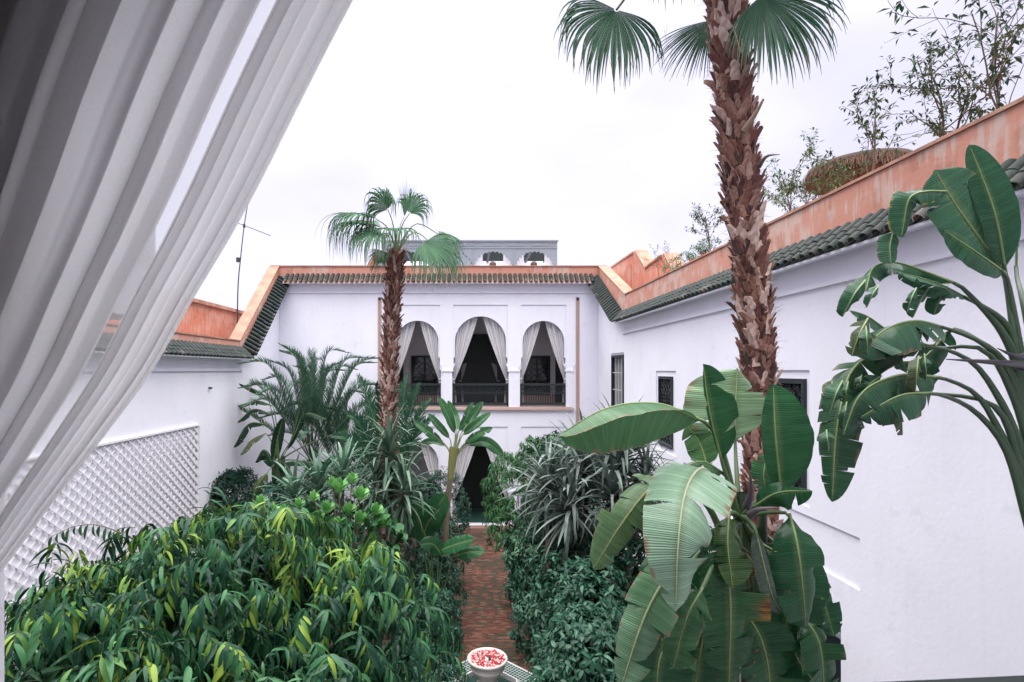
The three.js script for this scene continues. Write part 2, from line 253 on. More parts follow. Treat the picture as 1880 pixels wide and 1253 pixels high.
// ---------------------------------------------------------------- side walls
function sideWall(root, x, out, foot, eaveFoot, parFoot, near, holes, skin) {
  const xo = x - out * 0.35, lo = Math.min(x - out * 0.035, xo), hi = Math.max(x - out * 0.035, xo), E = 10.49, p = [[near, -0.2], [DB + 0.36, -0.2], [DB + 0.36, E], [DB, E], [foot, eaveFoot], [near, eaveFoot]];
  P(root, 'wall', slabDY(p, holes, lo, hi), M.white);
  const q = [[near, -0.2], [DB - 0.002, -0.2], [DB - 0.002, E - 0.05], [foot, eaveFoot - 0.05], [near, eaveFoot - 0.05]], a = Math.min(x, x - out * 0.035), b = Math.max(x, x - out * 0.035);
  P(root, 'wall_render', slabDY(q, skin, a, b), M.white);
  const par = [[near, eaveFoot + 0.003], [foot, eaveFoot + 0.003], [DB, E + 0.003], [DB + 0.02, 10.9], [foot - 0.12, parFoot], [near, parFoot]], c = Math.min(x - out * 0.03, xo - out * 0.05), d = Math.max(x - out * 0.03, xo - out * 0.05);
  P(root, 'parapet', slabDY(par, [], c, d), M.clay);
  const cop = [[near, parFoot + 0.002], [foot - 0.12, parFoot + 0.002], [DB + 0.02, 10.902], [DB + 0.02, 10.944], [foot - 0.13, parFoot + 0.042], [near, parFoot + 0.042]];
  P(root, 'coping', slabDY(cop, [], Math.min(x, xo - out * 0.07), Math.max(x, xo - out * 0.07)), M.coping);
  eave(root, V(x, eaveFoot + 0.01, -near), V(x, eaveFoot + 0.01, -foot), V(out, 0, 0), 7 + x, 3);
  eave(root, V(x, eaveFoot + 0.01, -foot), V(x, E + 0.01, -DB + 0.02), V(out, 0, 0), 17 + x, 3);
}
const lw = T('garden_wall', 'white left-hand courtyard wall with green tiled eave, holding the white lattice', 'wall', V(XL, 0, -11));
sideWall(lw, XL, 1, 18.9, 7.3, 7.6, 1.31, [], []);
P(lw, 'moulding', merge([box(XL + 0.001, XL + 0.05, 6.57, 6.63, -18.9, -1.32), box(XL + 0.001, XL + 0.03, 6.63, 6.67, -18.9, -1.32)]), M.white);
P(lw, 'waste_pipe', rod(V(XL - 0.1, 6.08, -16.5), V(XL + 0.09, 6.05, -16.5), 0.035, 10), std(rgb(0.07, 0.05, 0.05)));

const rw = T('garden_wall', 'tall white right-hand courtyard wall with iron window grilles, clay parapet and green tiled eave', 'wall', V(XR, 0, -11));
{
  const wins = [[18.87, 20.46, 5.2, 7.15], [14.35, 15.36, 4.52, 6.43], [8.67, 9.72, 4.58, 6.46]], rects = wins.map(([a, b, c, d]) => rect(a, b, c, d));
  const door = [[6.6, 0.05], [7.8, 0.05], [7.8, 1.9]]; for (let i = 0; i <= 10; i++) door.push([7.2 + 0.6 * Math.cos(Math.PI * i / 10), 2.95 + 0.5 * Math.sin(Math.PI * i / 10)]);
  const dr = [[7.83, 0.02], [10.2, 0.02], [10.2, 2.9]]; for (let i = 1; i < 12; i++) dr.push([9.015 + 1.185 * Math.cos(Math.PI * i / 12), 2.9 + 0.55 * Math.sin(Math.PI * i / 12)]); dr.push([7.83, 2.9]);
  sideWall(rw, XR, -1, 18.9, 8.55, 9.2, 1.31, [...rects, dr], [rect(14.1, 15.6, 4.36, 6.58), rect(8.55, 9.9, 4.44, 6.6), rect(18.8, 20.53, 5.1, 7.22), rect(7.45, 13.6, 3.58, 4.3), dr.map(([a, b]) => [9.015 + (a - 9.015) * 1.004, b * 1.002])]);
  P(rw, 'moulding', merge([box(XR - 0.06, XR - 0.001, 7.85, 7.91, -18.9, -1.32), box(XR - 0.035, XR - 0.001, 7.91, 7.97, -18.9, -1.32)]), M.white);
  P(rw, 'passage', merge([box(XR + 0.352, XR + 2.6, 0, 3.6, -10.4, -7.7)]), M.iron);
  P(rw, 'door_frame', merge([bar(V(XR + 0.1, 0.05, -7.87), V(XR + 0.1, 2.95, -7.87), 0.07), bar(V(XR + 0.1, 2.7, -7.87), V(XR + 0.1, 2.7, -10.15), 0.06), bar(V(XR + 0.1, 0.05, -9), V(XR + 0.1, 2.7, -9), 0.06)]), M.greyblue);
  wins.forEach(([a, b, c, d], k) => {
    const x0 = XR + 0.1, x1 = XR - 0.02, z = (s) => -(a + (b - a) * s), y = (t) => c + (d - c) * t;
    const w = P(rw, 'window', merge([box(x1, x0, c, d, -a - 0.07, -a), box(x1, x0, c, d, -b, -b + 0.07), box(x1, x0, d - 0.08, d, -b + 0.07, -a - 0.07), box(x1, x0, c, c + 0.08, -b + 0.07, -a - 0.07)]), M.iron);
    P(w, 'pane', box(XR + 0.2, XR + 0.22, c, d, -b, -a), k ? M.glass : std(rgb(0.3, 0.32, 0.33), { roughness: 0.2 }));
    const g = [], bars = k ? 9 : 4; for (let i = 1; i < bars; i++) { const q = z(i / bars); g.push(rod(V(XR + 0.04, c, q), V(XR + 0.04, d, q), 0.012, 6)); }
    for (const t of k ? [0.3, 0.35, 0.65, 0.7] : [0.35, 0.67]) g.push(bar(V(XR + 0.04, y(t), -a), V(XR + 0.04, y(t), -b), 0.025));
    if (k) for (const t of [0.09, 0.2, 0.78, 0.89]) for (let i = 0; i < 5; i++) { const q = z((i + 0.5) / 5); for (const rr of [0.09, 0.045]) g.push(new THREE.TorusGeometry(rr, 0.012, 4, 14).rotateY(Math.PI / 2).translate(XR + 0.03, y(t), q).toNonIndexed()); }
    P(w, 'grille', merge(g), k ? M.iron : std(rgb(0.5, 0.5, 0.5), { roughness: 0.5 }));
  });
}

// ---------------------------------------------------------------- roofs beyond the parapets
const tw = T('terrace_wall', 'orange roof terrace wall rising behind the left eave, with projecting coping', 'wall', V(-9.7, 7.2, -17));
P(tw, 'wall', box(-9.85, -9.5, 6.5, 8.93, -24, -6), M.orange);
P(tw, 'coping', box(-9.9, -9.4, 8.932, 9.06, -24, -6), M.coping);
structure('roof', box(-16, XL - 0.4, 6.3, 6.5, -24, -6), M.orange); structure('roof', box(XR + 0.42, 16, 8.7, 9.12, -26.4, -6), M.orange); structure('roof', box(-8.3, 5.8, 10.2, 10.45, -34, -DB - 0.45), M.white);

const sw = T('stepped_wall', 'orange zigzag-topped roof wall beside the right parapet, with two sloping gables', 'wall', V(6.7, 9.1, -21));
{
  const top = [[25.3, 11.34], [21.9, 11.3], [21.6, 11.3], [20.4, 10.4], [18.7, 10.5], [18.4, 10.5], [17.6, 9.75]], lo = [[17.6, 9.13], [25.3, 9.13]];
  P(sw, 'wall', slabDY([...top, ...lo], [], 6.6, 7.0), M.orange);
  for (let i = 0; i < 6; i++) { const [a, b] = [top[i], top[i + 1]]; if (Math.abs(a[0] - b[0]) < 0.5) continue; P(sw, 'coping', slabDY([[a[0], a[1] + 0.004], [b[0], b[1] + 0.004], [b[0], b[1] + 0.07], [a[0], a[1] + 0.07]], [], 6.55, 7.05), M.coping); }
  P(sw, 'sunk_panel', merge([box(6.57, 6.598, 9.9, 10.9, -24.5, -22.2), box(6.57, 6.598, 9.5, 10.2, -20.2, -19.0)]), M.orange);
}

const rp = T('roof_kiosk', 'grey-blue panelled kiosk with scalloped arches standing on the far roof', 'building', V(0.6, 10.45, -26));
{
  const z = -26, holes = [-2.9, -0.79, 1.13, 3.12].slice(0, 4).map((cx) => {
    const p = [[cx + 0.93, 10.5]]; const n = 15;
    for (let i = 0; i <= n; i++) { const t = Math.PI * i / n; p.push([cx + 0.92 * Math.cos(t), 11.32 + 0.92 * Math.sin(t)]); if (i < n) for (const [dt, r] of [[0.35, 0.985], [0.75, 0.975]]) { const q = Math.PI * (i + dt) / n; p.push([cx + r * Math.cos(q), 11.32 + r * Math.sin(q)]); } }
    p.push([cx - 0.93, 10.5]); return p;
  });
  P(rp, 'wall', slabXY(rect(-4.2, 4.19, 10.46, 12.42), holes, z - 0.12, z), M.greyblue);
  P(rp, 'cornice', merge([box(-4.22, 4.2, 12.42, 12.48, z - 0.16, z + 0.03), box(-4.2, 4.19, 12.48, 12.74, z - 0.12, z + 0.004), box(-4.26, 4.24, 12.74, 12.8, z - 0.2, z + 0.07)]), M.greyblue);
  const fr = []; for (let i = 0; i < 14; i++) fr.push(box(-4.1 + i * 0.59, -4.1 + i * 0.59 + (i % 2 ? 0.2 : 0.5), 12.53, 12.69, z + 0.006, z + 0.022)); P(rp, 'frieze_panel', merge(fr), M.greyblue, { kind: 'stuff' });
  P(rp, 'batten', merge([-1.8, 0.17, 2.12].map((x) => box(x - 0.02, x + 0.02, 10.5, 12.4, z + 0.002, z + 0.02))), M.greyblue);
  P(rp, 'rear_wall', merge([box(-4.2, 4.19, 10.46, 12.36, z - 2.9, z - 2.8)]), M.white);
  P(rp, 'rear_screen', box(-4.2, 4.19, 12.362, 13.3, z - 2.9, z - 2.8), M.darkwood);
  for (let i = 0; i < 9; i++) P(rp, 'roof_beam', box(-4.1 + i * 1.0, -4.0 + i * 1.0, 12.28, 12.4, z - 2.8, z - 0.13), M.darkwood);
}
// globe lamps under the kiosk arches
for (const [k, cx] of [[0, -0.79], [1, 1.13], [2, 3.12]]) {
  const l = T('globe_lantern', ['pierced bronze globe lantern in the kiosk arch beside the palm crown', 'pierced bronze globe lantern in the kiosk arch between two others', 'pierced bronze globe lantern in the kiosk arch nearest the roof corner'][k], 'lantern', V(cx, 12.2, -26.4), 'globe lanterns in the roof kiosk');
  P(l, 'globe', new THREE.IcosahedronGeometry(0.17, 2).translate(cx, 11.72, -26.4), M.bronze); P(l, 'chain', rod(V(cx, 11.88, -26.4), V(cx, 12.3, -26.4), 0.01), M.iron);
}

// ---------------------------------------------------------------- the near pavilion whose arch frames the view
const np = T('near_pavilion', 'white plastered arch jamb of the near gallery at the left margin', 'building', V(0.4, 0, -0.9));
{
  const z1 = -1.3, z0 = -1.03, cx = 0.4, p = archPath(cx, 1.15, 8.1, 5.07, 6.22, 0.36, 0.361);
  P(np, 'wall', merge([slabXY(rect(XL - 0.3, XR + 0.3, -0.2, 9.35), [p], z1, z0)]), M.white);
  P(np, 'gallery_floor', box(XL, XR, 4.8, 5.03, z0 + 0.002, 3), M.pink);
  P(np, 'gallery_ceiling', box(XL, XR, 9.15, 9.3, z0 + 0.002, 3), M.darkwood);
  P(np, 'carved_or_added_panel', box(-2.6, 3.4, 5.04, 8.6, 2.7, 2.798), M.darkwood);  // dark panel added on the unseen rear wall to dim the curtain
  P(np, 'gallery_wall', merge([box(XL, XR, 5.03, 9.15, 2.8, 3.0), box(-3.9, -3.6, 5.03, 9.15, z0 + 0.002, 2.8), box(4.2, 4.5, 5.03, 9.15, z0 + 0.002, 2.8)]), M.inner);
}
// ---------------------------------------------------------------- plants: shapes
class Buf {                                                           // collects triangles with colour and uv
  constructor() { this.p = []; this.c = []; this.u = []; this.i = []; }
  v(p, c, u = 0, w = 0) { this.p.push(p.x, p.y, p.z); this.c.push(c[0], c[1], c[2]); this.u.push(u, w); return this.p.length / 3 - 1; }
  q(a, b, c, d) { this.i.push(a, b, c, a, c, d); }
  geo() { const g = new THREE.BufferGeometry(); g.setAttribute('position', new THREE.Float32BufferAttribute(this.p, 3)); g.setAttribute('color', new THREE.Float32BufferAttribute(this.c, 3)); g.setAttribute('uv', new THREE.Float32BufferAttribute(this.u, 2)); g.setIndex(this.i); g.computeVertexNormals(); return g; }
}
const mixc = (a, b, t) => [lerp(a[0], b[0], t), lerp(a[1], b[1], t), lerp(a[2], b[2], t)];
const lush = (c) => [c[0] * 0.6, c[1] * 0.92, c[2] * 0.76];
const UP = V(0, 1, 0), CAM = V(0, 0, 1);

const vein = texture(8, 512, (u, v) => { const a = 0.5 + 0.5 * Math.sin(v * Math.PI * 2 * 24 + 2 * noise(v * 24, 3, 24, 8, 2)), b = fbm(v * 90, 1, 90, 8, 3, 4), c = smooth(0.35, 0.75, fbm(v * 16, 7, 16, 8, 3, 14)); return grey(0.78 + 0.06 * a + 0.06 * b + 0.12 * c); }, true, 1, 3.2);
const veinBump = texture(8, 512, (u, v) => { const a = 0.5 + 0.5 * Math.sin(v * Math.PI * 2 * 24 + 2 * noise(v * 24, 3, 24, 8, 2)); return grey(0.75 * a + 0.25 * noise(v * 170, 2, 170, 8, 3)); }, false, 1, 3.2);
const leafMat = (o = {}) => phys(rgb(1, 1, 1), { vertexColors: true, roughness: 0.95, transmission: 0.25, thickness: 0, clearcoat: 0.45, clearcoatRoughness: 0.2, specularIntensity: 0.15, ...o });
const L = {
  banana: leafMat({ map: vein, bumpMap: veinBump, bumpScale: 0.004 }),
  frond: leafMat({ transmission: 0.12, clearcoat: 0.2 }),
  rib: std(rgb(1, 1, 1), { vertexColors: true, roughness: 0.45 }),
  bark: std(rgb(1, 1, 1), { vertexColors: true, roughness: 0.9 }),
  stem: std(rgb(0.1, 0.075, 0.055), { roughness: 0.9 }),
  twig: std(rgb(0.035, 0.045, 0.022), { roughness: 0.9 }),
  greenstem: std(rgb(0.06, 0.11, 0.05), { roughness: 0.5 }),
  copies: phys(rgb(1, 1, 1), { roughness: 0.95, transmission: 0.12, thickness: 0, clearcoat: 0.35, clearcoatRoughness: 0.2, specularIntensity: 0.15 }),
};
const shade = {};                                                      // leaf materials of one colour, shared
const leafShade = (c) => shade[c.join()] ??= phys(rgb(...lush(c)), { roughness: 0.95, transmission: 0.14, thickness: 0, clearcoat: 0.4, clearcoatRoughness: 0.2, specularIntensity: 0.15 });

function tinted(geo, c) { const n = geo.attributes.position.count, a = new Float32Array(n * 3); for (let i = 0; i < n; i++) a.set(typeof c === 'function' ? c(i) : c, i * 3); geo.setAttribute('color', new THREE.BufferAttribute(a, 3)); return geo; }

// a banana or bird-of-paradise blade. mid: the midrib from the stalk to the tip; nrm: roughly where its upper face looks; w: half widths [left, right]
function blade({ mid, nrm, w, fold = 0.25, curl = -0.3, tears = 0, seed = 1, c0 = [0.05, 0.115, 0.05], c1 = [0.075, 0.15, 0.06], edge = 0, edgeC = [0.3, 0.17, 0.1], rust = 0, rustSide = 1, tip = 2.6, twist = 0, wave = 0.04, skew = 1, foldTip = fold, lean = 0.05 }) {
  const SS = [0, 0.2, 0.42, 0.62, 0.82, 0.972, 1], FO = [].concat(fold), FT = [].concat(foldTip), r = rng(seed * 7919 + 13), curve = new THREE.CatmullRomCurve3(mid, false, 'centripetal'), len = curve.getLength(), B = new Buf(), pts = [], N = 56;
  const cc = V(), tt = V();
  const frame = (t) => { t = clamp(t); const c = curve.getPointAt(t), d = curve.getTangentAt(t), n = (typeof nrm === 'function' ? nrm(t) : nrm).clone(); n.addScaledVector(d, -n.dot(d)).normalize(); if (twist) n.applyAxisAngle(d, twist * t); return [c, d, n, d.clone().cross(n)]; };
  const width = (u, t = Math.pow(u, skew)) => Math.pow(Math.max(0, 1 - Math.pow(Math.abs(2 * t - 0.92) / (t > 0.46 ? 1.08 : 0.92), tip)), 0.62) + 0.02;
  for (const side of [-1, 1]) {
    const W = w[side < 0 ? 0 : 1] * len;
    const cuts = []; for (let i = 0; i < tears; i++) cuts.push(clamp((i + 0.5 + 1.3 * (r() - 0.5)) / tears, 0.06, 0.97)); cuts.sort((a, b) => a - b); cuts.push(1); let t0 = 0;
    for (const t1 of cuts) {
      if (t1 - t0 < 0.012) continue;
      const m = Math.max(2, Math.round((t1 - t0) * N)), K = 6, bend = tears ? (r() - 0.6) * 0.9 : 0, bow = tears ? (r() - 0.6) * 0.7 : 0, gap = tears ? (r() < 0.45 ? 0.02 : 0.06 + 0.45 * r() * r()) : 0, short = tears ? 1 - 0.16 * r() : 1, from = 0.12 + 0.5 * r() * r(), dark = 0.88 + 0.24 * r(); let prev = null;
      for (let i = 0; i <= m; i++) {
        const row = []; let off = V(), phi0 = 0;
        for (let k = 0; k <= K; k++) {
          const s = SS[k], g = gap * smooth(from, 1, s), f = i / m, tr = lerp(t0, t1, f + (0.5 - f) * g), t = clamp(tr + lean * s * (1 - tr));
          const [c, d, n, b] = frame(t), ww = W * width(clamp(tr)) * short, q = smooth(0.05, 0.6, s), phi = lerp(FO[side < 0 ? 0 : FO.length - 1], FT[side < 0 ? 0 : FT.length - 1], tr) + curl * s * s + bend * q + bow * s * s + wave * 5 * (noise(tr * 11 + seed, side + 3, 1e4, 64, seed) - 0.5) * s;
          if (k) off.addScaledVector(b, side * Math.cos(phi) * ww * (s - SS[k - 1])).addScaledVector(n, Math.sin(phi) * ww * (s - SS[k - 1]));
          const base = frame(clamp(tr + lean * s * (1 - tr)))[0];
          const p = base.clone().add(off);
          const rough = fbm(tr * 30 + seed * 3, side * 5 + 9, 1e4, 64, 3, 6), tipx = side < 0 ? 0 : 1; let col = mixc(c0, c1, clamp(0.35 + 0.9 * (fbm(tr * 9 + seed, s * 2 + side * 4 + 20, 1e4, 64, 3, 5) - 0.4)));
          col = lush(col).map((x) => x * dark); if (k === 0) col = mixc(col, [0.16, 0.22, 0.08], 0.6);
          if (rust && side === rustSide) { const e = smooth(0.45, 0.8, fbm(tr * 14, s * 2.5, 1e4, 64, 3, 45) * 0.6 + s * 0.42) * rust * smooth(0.75, 0.3, Math.abs(tr - 0.33) * 2); col = mixc(col, [0.36, 0.17, 0.035], e); if (s > 0.6 && noise(tr * 60, 3, 1e4, 64, 9) > 0.72) col = mixc(col, [0.1, 0.03, 0.02], e); }
          if (edge && (k === K || (k === K - 1 && rough > 0.6))) col = mixc(col, k === K && noise(tr * 80, 5, 1e4, 64, 7) > 0.55 ? [0.62, 0.45, 0.33] : edgeC, edge * smooth(0.3, 0.55, rough + 0.15));
          if (edge && k === K) p.addScaledVector(n, 0.03 * len * 0.1 * (noise(tr * 90, 8, 1e4, 64, 3) - 0.5));
          row.push(B.v(p, col, 0.5 + side * s * 0.5, tr * len));
        }
        if (prev) for (let k = 0; k < K; k++) side > 0 ? B.q(prev[k], prev[k + 1], row[k + 1], row[k]) : B.q(prev[k], row[k], row[k + 1], prev[k + 1]);
        prev = row;
      }
      t0 = t1;
    }
  }
  const mids = []; for (let i = 0; i <= 10; i++) { const [c, , n] = frame(i / 10 * 0.97); mids.push(c.addScaledVector(n, 0.002)); }
  return { geo: B.geo(), rib: tinted(tube(mids, 0.011 * len ** 0.5, 24, 6, 0.002), mixc([0.2, 0.27, 0.1], c1, 0.35)) };
}
function addBlade(root, o, name = 'leaf', extra) {
  const b = blade(o), m = P(root, name, b.geo, o.mat ?? L.banana, extra); P(m, 'midrib', b.rib, L.rib);
  if (o.stalk) P(m, 'stalk', tinted(tube([...o.stalk, o.mid[0], o.mid[0].clone().lerp(o.mid[1], 0.15)], o.sr ?? 0.03, 18, 8, 0.011), o.stalkC ?? [0.07, 0.12, 0.045]), L.rib); return m;
}

// a palm fan: hub, the way it points, where its upper face looks, radius
function fan({ hub, axis, nrm, R, n = 46, spread = 4.2, droop = 1.2, cut = 0.52, seed = 1, c0 = [0.022, 0.06, 0.035], c1 = [0.05, 0.1, 0.055], tipC = [0.2, 0.17, 0.12], cup = 0.25, hang = 0, thin = 1 }) {
  const r = rng(seed * 331 + 5), B = new Buf(), a0 = axis.clone().normalize(), n0 = nrm.clone().addScaledVector(a0, -nrm.dot(a0)).normalize(), s0 = a0.clone().cross(n0), K = 11, da = spread / n;
  const down = V(0, -1, 0);
  for (let i = 0; i < n; i++) {
    const a = (i + 0.5) * da - spread / 2, len = R * (1 - 0.2 * Math.pow(Math.abs(a) / (spread / 2), 2)) * (0.9 + 0.18 * r()), dr = droop * (0.75 + 0.5 * r());
    const dir = a0.clone().multiplyScalar(Math.cos(a)).addScaledVector(s0, Math.sin(a)).addScaledVector(n0, cup * (1 - Math.cos(a)) * 0.6 + 0.1).normalize(), side0 = n0.clone().cross(dir).normalize();
    const p = hub.clone().addScaledVector(dir, 0.03 * R), sway = V((r() - 0.5) * 0.25, 0, (r() - 0.5) * 0.25), tone = 0.8 + 0.45 * r(), dry = r() < 0.35 ? 0.5 + 0.5 * r() : 0.25; let prev = null, dcur = dir.clone();
    for (let k = 0; k <= K; k++) {
      const t = k / K; if (k) { dcur = dir.clone().lerp(down.clone().add(sway), clamp(dr * Math.pow(Math.max(0, t - 0.22), 1.35) + hang * t)).normalize(); p.addScaledVector(dcur, len / K); }
      const side = side0.clone().addScaledVector(dcur, -side0.dot(dcur)).normalize(), up = dcur.clone().cross(side).multiplyScalar(-1);
      const full = Math.tan(da / 2) * (0.03 * R + len * t) * 1.04, hw = t < cut ? full * thin : Math.max(0.0015, Math.tan(da / 2) * len * cut * thin * Math.pow(1 - (t - cut) / (1 - cut), 0.8)), fo = hw * 0.55;
      const base = lush(mixc(c0, c1, clamp(0.2 + 0.8 * noise(i * 0.9, t * 3, 1e4, 64, seed)))).map((x) => x * tone), c = mixc(base, tipC, smooth(0.72, 1, t) * dry);
      const row = [B.v(p.clone().addScaledVector(side, -hw), c), B.v(p.clone().addScaledVector(up, fo), mixc(c, [0.1, 0.14, 0.06], 0.25)), B.v(p.clone().addScaledVector(side, hw), c)];
      if (prev) { B.q(prev[0], prev[1], row[1], row[0]); B.q(prev[1], prev[2], row[2], row[1]); } prev = row;
    }
    if (i % 3 === 0) {                                                   // a loose thread at the split
      const q = hub.clone().addScaledVector(dir, len * (cut + 0.1)), e = q.clone().add(V((r() - 0.5) * 0.1, -0.18 * R * (0.5 + r()), (r() - 0.5) * 0.1)), c = [0.3, 0.26, 0.18], s = side0.clone().multiplyScalar(0.0022);
      B.q(B.v(q.clone().add(s), c), B.v(q.clone().sub(s), c), B.v(e.clone().sub(s), c), B.v(e.clone().add(s), c));
    }
  }
  return B.geo();
}

// a feather frond: rachis points, leaflet length
function feather({ mid, nrm = UP, len = 0.4, n = 60, seed = 1, vee = 0.45, c0 = [0.022, 0.05, 0.038], c1 = [0.055, 0.09, 0.062], w = 0.014, sag = 0.25, t0 = 0.1 }) {
  const r = rng(seed * 97 + 3), B = new Buf(), curve = new THREE.CatmullRomCurve3(mid), down = V(0, -1, 0);
  for (let i = 0; i < n; i++) for (const side of [-1, 1]) {
    const t = clamp(t0 + (1 - t0) * (i + r() * 0.6) / n), c = curve.getPointAt(t), d = curve.getTangentAt(t), nn = nrm.clone().addScaledVector(d, -nrm.dot(d)).normalize(), b = d.clone().cross(nn);
    const l = len * (0.55 + 0.45 * Math.sin(Math.PI * Math.pow((t - t0) / (1 - t0), 0.7))) * (1 - 0.5 * smooth(0.8, 1, t)) * (0.8 + 0.4 * r()), ang = 0.95 - 0.45 * t + 0.2 * (r() - 0.5), ve = vee + 0.5 * (r() - 0.5);
    const dir = d.clone().multiplyScalar(Math.cos(ang)).addScaledVector(b, side * Math.sin(ang) * Math.cos(ve)).addScaledVector(nn, Math.sin(ang) * Math.sin(ve)).normalize();
    const s = d.clone().cross(dir).cross(dir).normalize(), col = lush(mixc(c0, c1, r())), K = 4; let prev = null; const p = c.clone(), dc = dir.clone();
    for (let k = 0; k <= K; k++) {
      if (k) { dc.lerp(down, sag * 0.3 * r()).normalize(); p.addScaledVector(dc, l / K); } const hw = w * [0.5, 1, 0.9, 0.6, 0.06][k];
      const row = [B.v(p.clone().addScaledVector(s, -hw), col), B.v(p.clone().addScaledVector(s, hw), col)]; if (prev) B.q(prev[0], prev[1], row[1], row[0]); prev = row;
    }
  }
  const g = B.geo(), rb = tinted(tube(mid, 0.016, 20, 5, 0.004), [0.09, 0.11, 0.06]); return { geo: g, rib: rb };
}

// one leaf lying along +z from its stalk, length 1, upper face to +y
function plainLeaf(w, bend, fold, K = 6, tip = 1) {
  const B = new Buf(); let prev = null; const p = V(0, 0, 0); let a = 0;
  for (let k = 0; k <= K; k++) {
    const t = k / K; if (k) { a = bend * t; p.add(V(0, -Math.sin(a) / K, Math.cos(a) / K)); }
    const hw = Math.max(0.004, w * Math.pow(Math.sin(Math.PI * Math.pow(t, 0.8)), 0.85) * (1 - 0.25 * t * tip)), up = hw * fold, row = [B.v(p.clone().add(V(-hw, up, 0)), [1, 1, 1], 0, t), B.v(p.clone(), [1, 1, 1], 0.5, t), B.v(p.clone().add(V(hw, up, 0)), [1, 1, 1], 1, t)];
    if (prev) { B.q(prev[0], row[0], row[1], prev[1]); B.q(prev[1], row[1], row[2], prev[2]); } prev = row;
  }
  const g = B.geo(); g.deleteAttribute('color'); return g;
}
function swordLeaf(w, bend, K = 8, kink = 0) {                           // along +y, bending towards +z, length 1
  const B = new Buf(); let prev = null; const p = V(0, 0, 0); let a = 0;
  for (let k = 0; k <= K; k++) {
    const t = k / K; if (k) { a += bend / K * (0.3 + 1.4 * t) + (kink && k === Math.round(K * 0.6) ? kink : 0); p.add(V(0, Math.cos(a) / K, Math.sin(a) / K)); }
    const hw = w * Math.min(1, 0.5 + t * 2.2) * Math.pow(1 - t, 0.55) + 0.001, n = V(0, -Math.sin(a), Math.cos(a)).multiplyScalar(-hw * 0.45), row = [B.v(p.clone().add(V(-hw, 0, 0)).add(n), [1, 1, 1], 0, t), B.v(p.clone(), [1, 1, 1], 0.5, t), B.v(p.clone().add(V(hw, 0, 0)).add(n), [1, 1, 1], 1, t)];
    if (prev) { B.q(prev[0], prev[1], row[1], row[0]); B.q(prev[1], prev[2], row[2], row[1]); } prev = row;
  }
  const g = B.geo(); g.deleteAttribute('color'); return g;
}
const leafGeo = {
  ficus: [0.1, 0.115, 0.085].map((w, i) => plainLeaf(w, 0.7 + 0.25 * i, 0.35, 7)),
  laurel: [0.2, 0.23, 0.18].map((w, i) => plainLeaf(w, 0.5 + 0.2 * i, 0.3, 4)),
  willow: [0.085, 0.1].map((w, i) => plainLeaf(w, 0.8 + 0.3 * i, 0.3, 4)),
  round: [0.36, 0.4, 0.33].map((w, i) => plainLeaf(w, -0.5 + 0.25 * i, 0.25, 6, 0.3)),
  tiny: [0.24, 0.2].map((w) => plainLeaf(w, 0.4, 0.3, 2)),
  sword: [swordLeaf(0.045, 0.5), swordLeaf(0.05, 0.9), swordLeaf(0.042, 1.5), swordLeaf(0.048, 0.35), swordLeaf(0.045, 0.7, 8, 1.1)],
};
function orient(pos, dir, up, s, roll = 0) {                              // z along dir, y near up
  const z = dir.clone().normalize(), x = up.clone().cross(z); if (x.lengthSq() < 1e-6) x.set(1, 0, 0); x.normalize(); const y = z.clone().cross(x); const m = new THREE.Matrix4().makeBasis(x, y, z); if (roll) m.multiply(new THREE.Matrix4().makeRotationZ(roll)); m.scale(V(s, s, s)); m.setPosition(pos); return m;
}
const eye = V(0, EYE, 0);
const randDir = (r) => { const z = 2 * r() - 1, a = 2 * Math.PI * r(), q = Math.sqrt(1 - z * z); return V(q * Math.cos(a), z, q * Math.sin(a)); };
// the largest in view as leaves of their own, the rest as one mass
function leaves(root, list, geos, single = 300, nm = 'leaf') {
  list.forEach((l) => { const p = V().setFromMatrixPosition(l.m).sub(eye); l.k = l.s / p.length(); const x = VX + p.x / -p.z * F, y = VY - p.y / -p.z * F; if (p.z > -0.2 || x < -60 || x > 1940 || y < -60 || y > 1310) l.k *= 0.05; if (l.deep) l.k *= 0.3; });
  list.sort((a, b) => b.k - a.k);
  list.slice(0, single).forEach((l) => Q(root, nm, geos[l.g], leafShade(l.c), l.m));
  geos.forEach((g, i) => { const rest = list.slice(single).filter((l) => l.g === i); if (rest.length) I(root, 'foliage', g, L.copies, rest.map((l) => l.m), rest.map((l) => rgb(...lush(l.c)))); });
}
